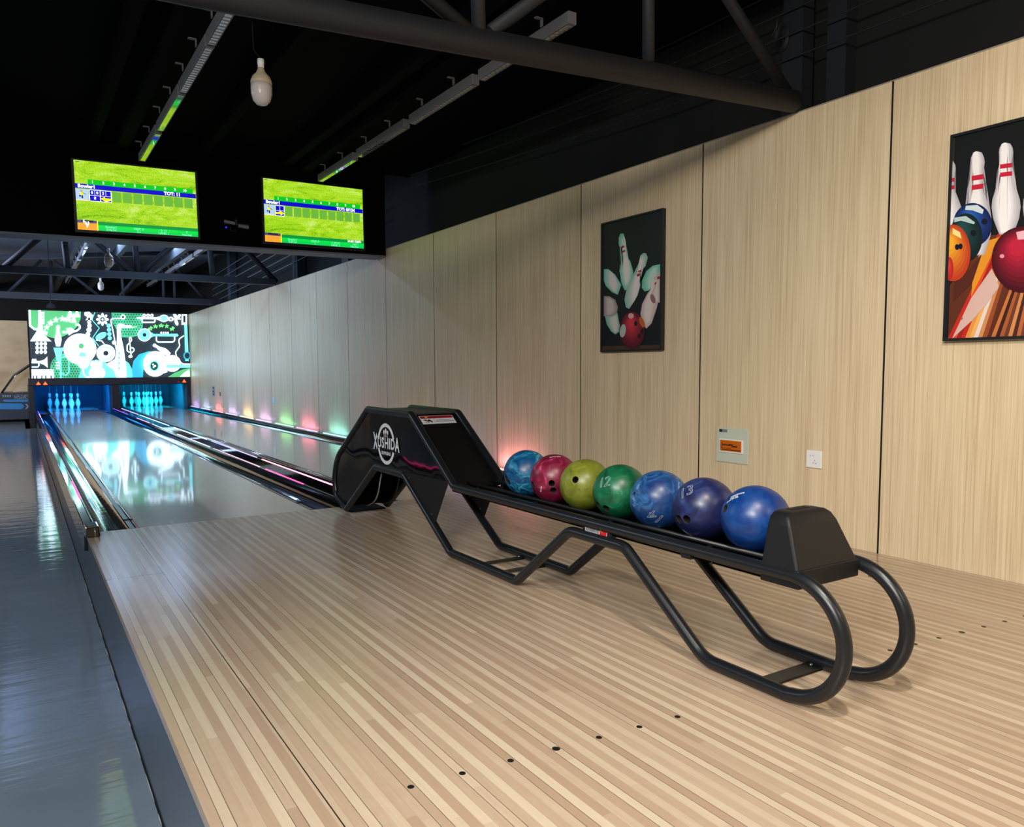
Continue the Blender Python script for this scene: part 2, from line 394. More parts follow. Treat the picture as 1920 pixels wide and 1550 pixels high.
glow = [(15.0, PURP), (13.75, BLUE), (12.45, RED), (11.2, VIO), (9.95, AMB), (8.75, LIL), (7.5, GRN), (6.35, PINK), (5.1, CYAN), (3.9, PINK), (2.7, AMB), (1.6, VIO), (.6, (255, 110, 150))]
capping(3.045, 3.122, .045, 'narrow black capping with LED line along the veneer wall', [(3.108, [(yy-.55, yy+.45, tuple(int(150+c*.4) for c in cc), 1.5) for yy, cc in glow])])
for yy, cc in glow:
    light('wall_washer', 'AREA', (3.045, yy-.1, .066), 1.5 if yy > 1 else 2.6, lin(tuple(int(90+c*.64) for c in cc))[:3], .6, .02, target=(3.11, yy-.1, .6))

# ---------------------------------------------------------------- masking unit at the lane end
YM = 15.5
mx = thing('masking_unit', 'wide backlit masking mural with instruments, pins and stars above the pin pits', 'masking mural', (1.39, YM, -.37))
c0 = at(52.7, 584, 'Y', YM); c1 = at(354, 588, 'Y', YM); c2 = at(354, 705, 'Y', YM); c3 = at(59, 710.4, 'Y', YM)
MX0, MX1, MZ0, MZ1 = -.335, 3.11, .785, 2.345
E0 = mat('mural_charcoal', (34, 44, 50), .35, emit=.9)
EW = mat('mural_white', (212, 240, 255), .4, emit=3.1)
EG = mat('mural_green', (84, 178, 110), .4, emit=1.1); EG2 = mat('mural_mesh_green', (66, 170, 120), .4, emit=1.0)
ET = mat('mural_teal', (84, 205, 205), .4, emit=2.0); EC = mat('mural_cyan', (110, 225, 232), .4, emit=1.7); EB = mat('mural_blue', (44, 160, 205), .4, emit=1.3)
ED = mat('mural_dark_green', (34, 80, 62), .4, emit=.8); EGY = mat('mural_pale_grey', (190, 215, 222), .4, emit=1.9); EL = mat('mural_lime', (110, 225, 120), .4, emit=1.4)
mg = MB(); _lay = [0]
def clip(pts, x0, x1, z0, z1):
    for ax, val, sgn in ((0, x0, 1), (0, x1, -1), (2, z0, 1), (2, z1, -1)):
        out = []
        for i in range(len(pts)):
            p, q = pts[i-1], pts[i]; ip = (p[ax]-val)*sgn >= 0; iq = (q[ax]-val)*sgn >= 0
            if ip != iq:
                f = (val-p[ax])/(q[ax]-p[ax]); out.append(p+(q-p)*f)
            if iq: out.append(q)
        pts = out
        if len(pts) < 3: return []
    return pts
class Art:
    """flat printed artwork: every shape is its own thin layer on a real panel"""
    def __init__(s, mb, conv, lim=None, step=.0005, nrm=(0, -1, 0)): s.mb, s.conv, s.lim, s.k, s.step, s.n = mb, conv, lim, 0, step, Vector(nrm)
    def P(s, pts, mt):
        s.k += 1; q = [s.conv(*p) for p in pts]
        if s.lim: q = clip(q, *s.lim)
        if len(q) < 3: return
        bmx = bmesh.new(); vs = [bmx.verts.new(p+s.n*(s.step*s.k)) for p in q]
        try: f = bmx.faces.new(vs)
        except ValueError: bmx.free(); return
        r = bmesh.ops.triangulate(bmx, faces=[f]); me = bpy.data.meshes.new('q'); bmx.to_mesh(me); bmx.free()
        s.mb.add_mesh(me, Matrix.Identity(4), mt); bpy.data.meshes.remove(me)
    def E(s, cx, cy, rx, ry, mt, rot=0, n=28):
        c, si = math.cos(math.radians(rot)), math.sin(math.radians(rot))
        s.P([(cx+rx*math.cos(2*math.pi*i/n)*c-ry*math.sin(2*math.pi*i/n)*si, cy+rx*math.cos(2*math.pi*i/n)*si+ry*math.sin(2*math.pi*i/n)*c) for i in range(n)], mt)
    def S(s, pts, w_, mt, closed=False, rnd=0):     # stroke
        p = [Vector((a, b_, 0)) for a, b_ in pts]
        if rnd: p = fillet(p, rnd, closed, 5)
        k = len(p)
        for i in range(k if closed else k-1):
            a, b_ = p[i], p[(i+1) % k]; d = (b_-a)
            if d.length < 1e-6: continue
            d.normalize(); nn = Vector((-d.y, d.x, 0))*w_/2; e = d*w_*.3
            kk = s.k; s.P([((a-e+nn).x, (a-e+nn).y), ((b_+e+nn).x, (b_+e+nn).y), ((b_+e-nn).x, (b_+e-nn).y), ((a-e-nn).x, (a-e-nn).y)], mt); s.k = kk+.02
        s.k = int(s.k)+1
    def star(s, cx, cy, r, mt, rot=0):
        s.P([(cx+(r if i % 2 == 0 else r*.42)*math.sin(math.radians(rot)+math.pi*i/5), cy-(r if i % 2 == 0 else r*.42)*math.cos(math.radians(rot)+math.pi*i/5)) for i in range(10)], mt)
    def pin(s, cx, cy, h, rot, mt, stripe=None, wf=1):   # centre, height, rotation
        pr = [(0, 0), (.055, .01), (.078, .05), (.085, .1), (.07, .17), (.055, .25), (.065, .33), (.11, .45), (.152, .6), (.158, .68), (.145, .8), (.11, .93), (.095, 1)]
        c, si = math.cos(math.radians(rot)), math.sin(math.radians(rot))
        def T(a, b_): a *= h*wf; b_ = (b_-.5)*h; return (cx+a*c-b_*si, cy+a*si+b_*c)
        s.P([T(a, b_) for a, b_ in pr]+[T(-a, b_) for a, b_ in reversed(pr[1:])], mt)
        if stripe:
            for v in (.19, .25): s.P([T(-.066, v), T(.066, v), T(.063, v+.035), T(-.063, v+.035)], stripe)
A = Art(mg, lambda px, py: at(px/4.8, 560+py/4.8, 'Y', YM), (MX0, MX1, MZ0, MZ1), .0008)
mg.box((MX0, YM+.001, MZ0), (MX1, YM+.03, MZ1), E0)
A.P([(240, 100), (730, 100), (726, 180), (700, 245), (640, 305), (560, 342), (480, 354), (400, 332), (330, 292), (280, 260), (240, 240)], EG)
A.E(600, 620, 148, 130, EG2); A.P([(1000, 100), (1285, 100), (1285, 250), (1240, 330), (1180, 350), (1090, 345), (1080, 300), (1010, 215)], EG2)
for i in range(13):
    for j in range(10):
        for (ox, oy, w0, w1, h0, h1) in ((460, 520, 460, 745, 520, 712), (1012, 142, 1012, 1278, 135, 340)):
            a_, b_ = ox+i*24+(12 if j % 2 else 0), oy+j*22
            if ox == 460 and ((a_-600)/140)**2+((b_-620)/120)**2 > 1: continue
            if ox > 1000 and (a_-1000 < (b_-200)*.5 or a_ > w1-(max(0, b_-240))*.5): continue
            if w0 < a_ < w1 and h0 < b_ < h1: A.E(a_, b_, 6.5, 6.5, ED, n=8); A.k -= 1
A.k += 1
A.E(870, 740, 165, 190, ET); A.P([(1000, 720), (1000, 600), (1050, 560), (1110, 545), (1160, 580), (1190, 640), (1195, 720)], ET)
A.P([(1185, 640), (1200, 560), (1250, 500), (1340, 472), (1400, 480), (1330, 560), (1290, 640), (1285, 720), (1195, 720)], EB)
A.S([(268, 100), (270, 240), (310, 276), (352, 270), (354, 100)], 16, EW, rnd=30)
A.P([(345, 100), (366, 100), (380, 260), (392, 320), (420, 352), (462, 382), (272, 382), (310, 356), (340, 320), (352, 260)], EW)
for yy in (130, 160, 190, 215): A.P([(368, yy-9), (398, yy-12), (398, yy+12), (368, yy+9)], EW)
for cx, cy in ((402, 305), (420, 257), (457, 215), (503, 190), (560, 180), (612, 187)): A.star(cx, cy, 29, EW)
for cx, yy in ((630, 165), (662, 215), (692, 165)): A.P([(cx, yy-85), (cx+17, yy-20), (cx+26, yy), (cx-26, yy), (cx-17, yy-20)], EW)
A.pin(523, 333, 190, 0, EW)
A.S([(565, 300), (640, 302), (690, 288), (722, 262), (712, 232), (682, 232)], 16, EW, rnd=25); A.P([(596, 268), (640, 262), (680, 290), (620, 330)], EW)
for a_ in range(3):
    for b_ in range(3): A.E(335+a_*36, 405+b_*37, 15, 17, EW)
A.P([(425, 520), (428, 620), (398, 594), (360, 580), (285, 580), (285, 562), (360, 560), (400, 548)], EW); A.S([(290, 575), (345, 575), (352, 596), (340, 614), (290, 614)], 10, EW, rnd=10)
for a_ in (293, 307, 321): A.E(a_, 551, 6, 11, EW)
A.P([(283, 635), (480, 635), (486, 722), (286, 722)], EW)
for a_ in (300, 330, 376, 412, 460): A.P([(a_-6, 690), (a_+6, 690), (a_+6, 722), (a_-6, 722)], E0)
A.P([(480, 440), (590, 440), (562, 470), (550, 520), (556, 720), (538, 720), (536, 520), (514, 470)], EC); A.S([(560, 530), (590, 512), (618, 530), (620, 660), (590, 692), (562, 670)], 10, EC, rnd=24)
for a_ in (575, 600, 625): A.S([(505, a_), (530, a_)], 12, EW)
A.E(718, 452, 147, 138, EW, n=48); A.E(655, 384, 21, 21, EGY); A.E(708, 353, 22, 20, EGY); A.E(730, 425, 24, 24, EG)
A.E(748, 556, 58, 74, EW); A.P([(708, 520), (712, 490), (740, 478), (768, 490), (774, 520)], EC)
for a_ in (532, 552, 572, 590): A.S([(710, a_), (735, a_)], 5, ED); A.S([(755, a_), (782, a_)], 5, ED)
A.S([(745, 630), (752, 680), (770, 704), (805, 706)], 12, EW, rnd=20)
A.E(872, 668, 72, 62, EW)
for a_, b_, c_ in ((830, 590, 17), (865, 585, 17), (903, 592, 16)): A.E(a_, b_, c_, 34, EW)
A.P([(760, 122), (800, 118), (835, 150), (830, 195), (800, 185), (770, 195), (785, 165), (760, 150)], EW); A.E(800, 180, 11, 11, E0)
for cx, cy, r in ((802, 212, 17), (804, 243, 19), (800, 280, 22), (790, 320, 20)): A.E(cx, cy, r, r, EW)
A.S([(852, 125), (825, 190), (892, 265), (832, 352), (885, 425)], 7, ET)
for i in range(8): A.E(920+38*math.cos(i*math.pi/4), 187+38*math.sin(i*math.pi/4), 19, 11, EW, rot=i*45)
A.E(920, 187, 9, 9, EW)
A.E(908, 335, 54, 28, EC, rot=-28); A.S([(865, 372), (915, 380), (940, 415)], 8, EW, rnd=20)
for cy in (243, 280, 318, 355): A.E(976+(cy-243)*.08, cy, 19, 18, EC)
A.E(950, 490, 84, 78, EW, n=40); A.E(950, 490, 70, 65, EC, n=40)
for i in range(36): t_ = i*math.pi/18; A.S([(950+34*math.cos(t_), 490+32*math.sin(t_)), (950+68*math.cos(t_), 490+63*math.sin(t_))], 3, EW); A.k -= 1
A.E(950, 490, 32, 30, EGY); A.E(950, 490, 22, 22, E0)
A.S([(1048, 480), (1016, 300), (990, 180), (1080, 178)], 9, EW, rnd=20); A.E(1104, 166, 22, 22, EW); A.E(1104, 166, 11, 11, E0); A.E(1024, 395, 18, 18, EW)
A.P([(1048, 245), (1062, 228), (1082, 224), (1130, 240), (1240, 240), (1240, 250), (1180, 262), (1085, 262), (1085, 330), (1110, 450), (1130, 600), (1136, 720), (1050, 720), (1020, 640), (950, 590), (1030, 545), (1046, 480), (1050, 330)], EW)
A.P([(1180, 240), (1240, 238), (1240, 250), (1180, 256)], EG)
for a_ in (490, 530, 578, 625): A.E(1068, a_, 12, 13, EC)
A.S([(1178, 520), (1160, 355), (1172, 345), (1182, 375), (1140, 420), (1140, 470), (1180, 490), (1208, 460), (1185, 435), (1165, 455)], 9, EW, rnd=14); A.E(1170, 520, 18, 12, EW)
A.P([(1228, 168), (1400, 168), (1440, 160), (1440, 200), (1400, 186), (1228, 184)], EW); A.S([(1275, 185), (1275, 214), (1390, 214), (1390, 185)], 12, EW, rnd=14)
for a_ in (1293, 1328, 1362): A.E(a_, 152, 15, 15, EW); A.E(a_, 152, 6, 6, E0)
A.E(1470, 178, 42, 32, EW); A.E(1470, 178, 28, 24, EC); A.E(1532, 184, 26, 20, EW); A.E(1532, 184, 10, 8, ED); A.S([(1545, 184), (1618, 184)], 9, EW)
for a_, b_, r_ in ((1572, 158, 60), (1598, 166, 130), (1582, 214, 70)): A.E(a_, b_, 30, 14, EW, rot=r_)
for cx, cy in ((1350, 270), (1392, 250), (1445, 242), (1495, 248), (1545, 272)): A.star(cx, cy, 24, EL)
A.P([(1330, 290), (1380, 318), (1590, 316), (1600, 330), (1590, 342), (1380, 338), (1330, 362)], EC); A.S([(1402, 345), (1402, 390), (1565, 390), (1565, 340)], 11, EW, rnd=22)
A.E(1295, 326, 60, 58, EW, n=36); A.E(1295, 326, 53, 51, EC, n=36); A.E(1295, 326, 17, 17, E0)
for a_ in (1445, 1465, 1485, 1505): A.E(a_, 308, 7, 10, EW)
A.pin(1447, 458, 175, -58, EW)
A.P([(1480, 720), (1560, 668), (1640, 635), (1720, 620), (1720, 720)], EG)
A.P([(1612, 700), (1650, 665), (1695, 635), (1700, 700)], EW)
A.E(1390, 586, 108, 114, EW, n=40); A.E(1545, 582, 76, 74, EW, n=36); A.P([(1420, 500), (1500, 520), (1500, 660), (1430, 680)], EW)
A.E(1382, 604, 46, 50, EC); A.E(1382, 604, 34, 38, ED)
for a_, b_ in ((1372, 592), (1390, 604), (1376, 615)): A.E(a_, b_, 8, 8, EW)
A.P([(1490, 595), (1720, 588), (1720, 620), (1490, 622)], EC)
A.S([(1645, 335), (1598, 368), (1612, 425), (1572, 480), (1585, 545), (1640, 588), (1720, 590)], 9, EW, rnd=30)
A.P([(1626, 140), (1676, 140), (1676, 235), (1626, 235)], EW); A.P([(1640, 155), (1662, 155), (1662, 215), (1640, 215)], E0)
A.P([(1650, 235), (1676, 235), (1690, 560), (1660, 560)], EC); A.E(1676, 512, 34, 36, EB); A.E(1676, 512, 22, 26, E0)
mg.build('backlit_mural', mx)
b = MB(); b.box((MX0-.03, YM-.02, MZ1), (MX1+.005, YM+.08, MZ1+.035), DARK); b.box((MX0-.03, YM-.02, MZ0), (MX0, YM+.08, MZ1), DARK); b.box((MX1, YM-.015, MZ0), (MX1+.008, YM+.08, MZ1), DARK)
b.build('mural_frame', mx)
HOOD = mat('pinsetter_hood', (20, 18, 30), .35)
b = MB(); b.box((-.40, YM-.06, .615), (3.12, YM+.5, MZ0-.004), HOOD); b.build('hood_beam', mx, .01)
for x0, x1 in ((-.40, -.302), (1.33, 1.48), (3.045, 3.12)):
    b = MB(); b.box((x0, YM-.03, -.369 if x0 < 0 else -.1), (x1, YM+2.8, .613), HOOD); b.build('kickback_frame', mx)
arr = mat('red_indicator_lamp', (255, 60, 20), .4, emit=7); arr0 = mat('dim_indicator_lamp', (150, 10, 20), .4, emit=.5)
for px, py, mt in ((72, 719, arr), (85, 719, arr), (335, 715.5, arr0), (345.5, 714.5, arr)):
    p = at(px, py, 'Y', YM-.075); r = .045 if mt is arr else .03; b = MB()
    b.prism([(p.x-r, p.y, p.z-r*.6), (p.x+r, p.y, p.z-r*.6), (p.x, p.y, p.z+r)], (0, .012, 0), mt); b.build('indicator_lamp', mx)
# pin pits
PIT = mat('pit_side_blue_grey', (70, 90, 110), .5); PITB = mat('pit_curtain', (30, 60, 85), .7)
for i, (xa, xb) in enumerate(LX):
    t = thing('pin_pit', ['dark pit around the pins of the left lane', 'dark pit around the pins of the right lane'][i], 'pin pit', (xa, 16, -.1))
    lx = -.298 if i == 0 else 1.482; rx = 1.328 if i == 0 else 3.043
    for q in (lx, rx-.015): b = MB(); b.box((q, YM+.05, -.1), (q+.015, 18.3, .61), PIT); b.build('side_panel', t)
    b = MB(); b.box((lx+.016, 18.3, -.1), (rx-.016, 18.34, .61), PITB); b.build('pit_curtain', t)
    b = MB(); b.box((lx+.02, 16.55, -.1), (xa-.002, 18.2, -.075), PIT); b.box((xb+.002, 16.55, -.1), (rx-.02, 18.2, -.075), PIT); b.box((xa-.15, PD, -.1), (xb+.15, 18.28, -.08), PITB); b.build('pit_floor', t)
    b = MB(); b.box((lx+.016, YM+.5, .6), (rx-.016, 18.3, .62), HOOD); b.build('pit_roof', t)

# pins
PINW = mat('pin_white', (240, 240, 238), .25, coat=.3); PINR = mat('pin_red_stripe', (200, 40, 50), .3)
prof = [(.0258, 0), (.0285, .004), (.036, .05), (.0537, .08), (.0605, .1145), (.0575, .16), (.0465, .185), (.035, .215), (.0262, .243), (.0232, .26), (.0228, .267), (.0236, .283), (.026, .30), (.0305, .325), (.0322, .343), (.031, .358), (.025, .372), (.013, .380), (.003, .381)]
def make_pin(loc, label, group, string):
    r = thing('bowling_pin', label, 'bowling pin', loc, group)
    L = Vector(loc)
    b = MB().lathe(prof, PINW, L); b.build('pin_body', r)
    b = MB()
    for z0, z1 in ((.243, .256), (.267, .280)):
        b.lathe([(.0262+.0006 if z0 < .25 else .0234, z0), (.0240, z1)], PINR, L)
    b.build('red_stripe', r)
    b = MB().tube([L+Vector((0, 0, .38)), L+Vector((0, 0, .598))], .0018, WHITE, 6); b.build('pull_string', r)
    return r
P0 = make_pin((.533, 16.95, 0), 'x', 'x', True)
def pin_copy(loc, label, group):
    r = P0.copy(); C.collection.objects.link(r); r.location = loc; r['label'] = label; r['group'] = group
    for ch in list(P0.children):
        c = ch.copy(); C.collection.objects.link(c); c.parent = r
    return r
def spot(xc, k):
    rows = [(0, [0]), (1, [-1, 1]), (2, [-2, 0, 2]), (3, [-3, -1, 1, 3])]; n = 1
    for r_, xs in rows:
        for q in xs:
            if n == k: return (xc+q*.1524, 16.95+r_*.264, 0)
            n += 1
gl, gr_ = 'pins standing in the left lane', 'pins standing in the right lane'
lab1 = {1: 'front-most white pin of the six standing on the left lane', 2: 'white pin just left of the front pin on the left lane', 3: 'white pin right of the front pin, rightmost on the left lane',
        4: 'white pin second from the left on the left lane', 5: 'white pin hidden directly behind the front pin of the left lane', 7: 'back-row white pin leftmost on the left lane'}
P0['label'] = lab1[1]; P0['group'] = gl
for k in (2, 3, 4, 5, 7): pin_copy(spot(.533, k), lab1[k], gl)
lab2 = {1: 'front-most white pin of the full rack on the right lane', 2: 'second-row left pin of the right lane rack', 3: 'second-row right pin of the right lane rack',
        4: 'third-row leftmost pin of the right lane rack', 5: 'third-row middle pin behind the front pin of the right lane', 6: 'third-row rightmost pin of the right lane rack',
        7: 'back-row far left pin of the right lane rack', 8: 'back-row second pin from left on the right lane', 9: 'back-row third pin from left on the right lane', 10: 'back-row far right pin of the right lane rack'}
for k in range(1, 11): pin_copy(spot(2.273, k), lab2[k], gr_)

# ---------------------------------------------------------------- overhead header and TVs
YH = 3.27
b = MB(); b.hexa([(-6.9, YH, 2.13), (3.11, YH, 2.276), (3.11, YH+.3, 2.276), (-6.9, YH+.3, 2.13)], [(-6.9, YH, 3.3), (3.11, YH, 3.3), (3.11, YH+.3, 3.3), (-6.9, YH+.3, 3.3)], mat('header_black', (5, 5, 7), .9, spec=.05))
hd = thing('overhead_bulkhead', 'wide black bulkhead across the lanes carrying the two score screens', 'bulkhead', (0, YH, 2.2)); b.build('fascia', hd)
b = MB(); b.hexa([(-6.9, YH+.01, 2.115), (3.105, YH+.01, 2.258), (3.105, YH+.3, 2.258), (-6.9, YH+.3, 2.115)], [(-6.9, YH+.01, 2.13), (3.105, YH+.01, 2.275), (3.105, YH+.3, 2.275), (-6.9, YH+.3, 2.13)], mat('bulkhead_lower_strip', (96, 104, 116), .6)); b.build('lower_edge_strip', hd)
# screen image material
x = N('screen_grass'); s = x.sep()
n1 = x.noise(x.comb(x.math('MULTIPLY', s[0], 3), 0, x.math('MULTIPLY', s[2], 9)), 1, 4, .6, 1.5)
n2 = x.noise(x.comb(x.math('ADD', x.math('MULTIPLY', s[0], 90), x.math('MULTIPLY', s[2], 60)), 0, x.math('MULTIPLY', s[2], 70)), 1, 3, .7)
cc = x.ramp(x.math('ADD', x.math('MULTIPLY', n1, .5), x.math('MULTIPLY', n2, .5)), [(.36, (88, 160, 8)), (.45, (150, 208, 16)), (.53, (176, 224, 34)), (.62, (208, 234, 120)), (.7, (226, 240, 190))])
GRASS = x.set(Base_Color=(.02, .02, .02, 1), Roughness=.3, Emission_Color=cc, Emission_Strength=1.05)
sc = lambda n, c, e=1.0: mat('screen_'+n, c, .3, emit=e)
SG, SB, SW, SGD, SGB, SGC, SY, SCY, SF = sc('green', (10, 190, 30)), sc('blue', (12, 10, 190)), sc('white', (250, 252, 255), 1.2), sc('dark_green', (10, 140, 60)), sc('bright_green', (5, 215, 70)), sc('mid_green', (8, 195, 80)), sc('yellow', (250, 235, 20), 1.1), sc('cyan_text', (140, 245, 215)), sc('frame_green', (108, 178, 60), .9)
SLB, SOR, SPU, SSK, SBK = sc('light_blue', (170, 200, 240)), sc('orange', (245, 160, 50)), sc('purple', (90, 80, 130), .8), sc('skin', (200, 150, 100)), sc('ink', (20, 25, 40), .6)
def tv(corners, label, data):
    c = [at(u, v, 'Y', 3.2) for u, v in corners]      # TL TR BR BL
    cen = sum(c, Vector())/4; wdt = ((c[1]-c[0]).length+(c[2]-c[3]).length)/2; hgt = ((c[3]-c[0]).length+(c[2]-c[1]).length)/2
    ax = ((c[1]-c[0]).normalized()+(c[2]-c[3]).normalized()).normalized(); ax.y = 0; ax.normalize(); up = Vector((-ax.z, 0, ax.x))
    t = thing('score_screen', label, 'television', cen+Vector((0, .05, 0)))
    def P(u, v, y=0): return cen+ax*((u-.5)*wdt)+up*((.5-v)*hgt)+Vector((0, -y, 0))
    e = .02; b = MB(); q = [P(-e, -e), P(1+e, -e), P(1+e, 1+e*1.8), P(-e, 1+e*1.8)]
    b.prism([p+Vector((0, .001, 0)) for p in q], (0, .055, 0), BLACK); b.build('tv_body', t, .004)
    b = MB()
    for (u0, v0, u1, v1) in ((-e, -e, 1+e, 0), (-e, 1, 1+e, 1+e*1.8), (-e, 0, 0, 1), (1, 0, 1+e, 1)):
        b.prism([P(u0, v0, .004), P(u1, v0, .004), P(u1, v1, .004), P(u0, v1, .004)], (0, .004, 0), BLACK)
    b.build('bezel', t)
    b = MB(); a = Art(b, lambda u, v: P(u, v, .0005), None, .00005)
    R_ = lambda u0, v0, u1, v1, m_: a.P([(u0, v0), (u1, v0), (u1, v1), (u0, v1)], m_)
    b.poly([P(0, 0, .0005), P(0, 1, .0005), P(1, 1, .0005), P(1, 0, .0005)], GRASS)
    def T(txt, u, v, size, m_, al='CENTER', off=0):
        a.k += 1; me = text_mesh(txt, size*hgt, off, 0, al); o_ = P(u, v, .0005+.00005*a.k); Mx = Matrix.Identity(4)
        for i_ in range(3): Mx[i_][0] = ax[i_]; Mx[i_][1] = up[i_]; Mx[i_][2] = (0, -1, 0)[i_]; Mx[i_][3] = o_[i_]
        b.add_mesh(me, Mx, m_); bpy.data.meshes.remove(me)
    R_(.012, .018, .045, .026, SBK)
    R_(.1, .262, .972, .335, SG)
    for i in range(10): T(str(i+1), .138+i*.0848, .297, .052, SW, off=.001)
    R_(0, .335, .998, .402, SB)
    T('Bowler1', .02, .368, .068, SW, 'LEFT', .002); T(data['tot'], .72, .368, .068, SW, 'LEFT', .002)
    R_(.0, .415, .098, .578, SLB); a.E(.045, .44, .009, .016, SSK); R_(.035, .456, .058, .50, SY); a.S([(.05, .46), (.078, .485)], .006, SBK); R_(.045, .50, .056, .545, SBK); a.E(.034, .512, .008, .014, SB); a.S([(.06, .55), (.075, .565)], .006, SOR); R_(.0, .56, .098, .578, sc('pale', (225, 215, 190)))
    def cell(u0, act, up2=None, dn=None, arrow=0):
        u1 = u0+.08
        if act:
            R_(u0-.004, .41, u1+.004, .577, SW); R_(u0, .416, u1, .57, SB); R_(u0, .488, u1, .493, SW); R_(u0+.039, .42, u0+.042, .49, SW)
            if up2: T(up2[0], u0+.019, .452, .055, SW, off=.001); T(up2[1], u0+.06, .452, .055, SW, off=.001)
            if dn: T(dn, u0+.04, .53, .055, SW, off=.001)
            if arrow:
                f = (lambda q: u0+q*.08) if arrow > 0 else (lambda q: u1-q*.08)
                a.P([(f(0), .518), (f(.6), .518), (f(.6), .497), (f(1.03), .53), (f(.6), .567), (f(.6), .548), (f(0), .548)], SY)
        else:
            R_(u0+.004, .416, u1-.004, .565, SF); R_(u0+.006, .487, u1-.006, .490, SGC); R_(u0+.04, .418, u0+.042, .487, SGC)
    for i in range(10): cell(.11+i*.0865, *data['cells'].get(i, (0,)))
    R_(0, .858, .155, 1, SOR); R_(0, .858, .155, .9, SPU); R_(.03, .862, .125, .882, SBK)
    for q in (.02, .05, .08, .11, .14): a.S([(.078+(q-.08)*.5, .9), (q, 1)], .0025, sc('brown', (200, 110, 30)))
    if data['pins']:
        for q, w_ in ((.05, .875), (.065, .9), (.085, .9), (.075, .94)): a.E(q, w_, .006, .028, SW)
    R_(.152, .858, .16, 1, SY)
    R_(.16, .868, 1, .918, SGD); R_(.16, .918, 1, .962, SGB); R_(.16, .962, 1, 1, SGC)
    for tx, u, v in data['foot']: T(tx, u, v, .046, SCY)
    if data.get('speed'): T(data['speed'], .9, .893, .05, SW, off=.001)
    b.build('screen_image', t)
    return t
tv([(139, 300), (366.5, 322.6), (370.5, 445), (144.5, 429)], 'left wall-hung score screen reading TOT: 11 on a green grass picture',
   {'tot': 'TOT: 11', 'cells': {0: (1, ('8', '0'), '8'), 1: (1, ('3', ''), None, -1)}, 'pins': 1,
    'foot': [('Bowler1', .265, .94), ('0:46:54', .265, .98), ('HDP: 0', .49, .94), ('3.1', .49, .98), ('5: 11', .7, .94), ('LANE: 1', .7, .98), ('0', .9, .94), ('Normal', .9, .98)]})
tv([(493.3, 334.2), (679.9, 355), (681.2, 466.7), (496.7, 451.7)], 'right wall-hung score screen reading TOT: 0/124 and 24.83 KM/H',
   {'tot': 'TOT: 0/124', 'cells': {0: (1, None, None, 1)}, 'pins': 0, 'speed': '24.83 KM/H',
    'foot': [('Bowler1', .265, .94), ('0:47:14', .265, .98), ('HDP: 0', .49, .94), ('1', .49, .98), ('1: 0/124', .7, .94), ('LANE: 2', .7, .98), ('124', .9, .94), ('Normal', .9, .98)]})
# camera/sensor bar between the screens
p = at(443, 420, 'Y', 3.16); t = thing('sensor_bar', 'small black and silver camera bar on a bracket between the two score screens', 'sensor', p)
b = MB(); b.hexa([(p.x-.12, p.y-.03, p.z-.0), (p.x-.02, p.y-.03, p.z-.012), (p.x-.02, p.y+.02, p.z-.012), (p.x-.12, p.y+.02, p.z)], [(p.x-.12, p.y-.03, p.z+.028), (p.x-.02, p.y-.03, p.z+.014), (p.x-.02, p.y+.02, p.z+.014), (p.x-.12, p.y+.02, p.z+.028)], GREYM)
b.hexa([(p.x+.02, p.y-.03, p.z-.03), (p.x+.12, p.y-.03, p.z-.04), (p.x+.12, p.y+.02, p.z-.04), (p.x+.02, p.y+.02, p.z-.03)], [(p.x+.02, p.y-.03, p.z-.005), (p.x+.12, p.y-.03, p.z-.012), (p.x+.12, p.y+.02, p.z-.012), (p.x+.02, p.y+.02, p.z-.005)], GREYM); b.build('housing', t, .002)
b = MB(); b.box((p.x-.125, p.y-.02, p.z-.012), (p.x+.125, p.y+.03, p.z+.004), BLACK); b.box((p.x-.012, p.y, p.z), (p.x+.012, YH+.002, p.z+.05), BLACK); b.build('bracket', t)
b = MB(); b.tube([(p.x-.06, p.y-.02, p.z-.015), (p.x-.07, p.y-.02, p.z-.075), (p.x-.01, p.y-.02, p.z-.078), (p.x-.01, p.y-.02, p.z-.04)], .004, BLACK, 6); b.build('cable_loop', t)
b = MB(); b.box((p.x-.118, p.y-.034, p.z-.055), (p.x-.1, p.y-.03, p.z-.04), mat('blue_status_led', (40, 30, 255), .4, emit=1.5)); b.build('status_lamp', t)

# ---------------------------------------------------------------- ceiling lights, purlins, trusses, cables
LOUV = N('dark_louvre_glass'); s = LOUV.sep()
LOUVM = LOUV.set(Base_Color=lin((205, 205, 210)), Roughness=.06, Metallic=1.0)
LBODY = mat('lamp_grey_body', (116, 116, 120), .5, spec=.2)
def linear_light(xc, y0, y1, label, z=2.96):
    t = thing('linear_light', label, 'ceiling light', (xc, (y0+y1)/2, z), 'unlit linear ceiling lights')
    b = MB(); b.box((xc-.03, y0, z), (xc+.03, y1, z+.07), LBODY); b.build('light_body', t, .003)
    b = MB(); b.box((xc-.02, y0+.02, z-.003), (xc+.02, y1-.02, z-.0005), LOUVM)
    k = int((y1-y0)/.045)
    for i in range(k if y1 < 1.95 else 0): yy = y0+.03+i*.045; b.box((xc-.02, yy, z-.006), (xc+.02, yy+.003, z-.002), LBODY)
    b.build('louvre', t)
    for f in (.25, .75):
        yy = y0+(y1-y0)*f; b = MB(); b.box((xc-.04, yy-.012, z+.07), (xc-.034, yy+.012, z+.115), LBODY); b.box((xc-.085, yy-.012, z+.112), (xc-.034, yy+.012, z+.118), LBODY); b.build('mounting_bracket', t)
r1 = [(-.85, .03), (.05, .98), (1.02, 2.02), (2.1, 3.12)]; r2 = [(-1.36, -.33), (-.25, .78), (.88, 1.93), (2.02, 3.02)]
o4 = ['nearest the camera', 'second from the camera', 'third from the camera', 'farthest before the bulkhead']
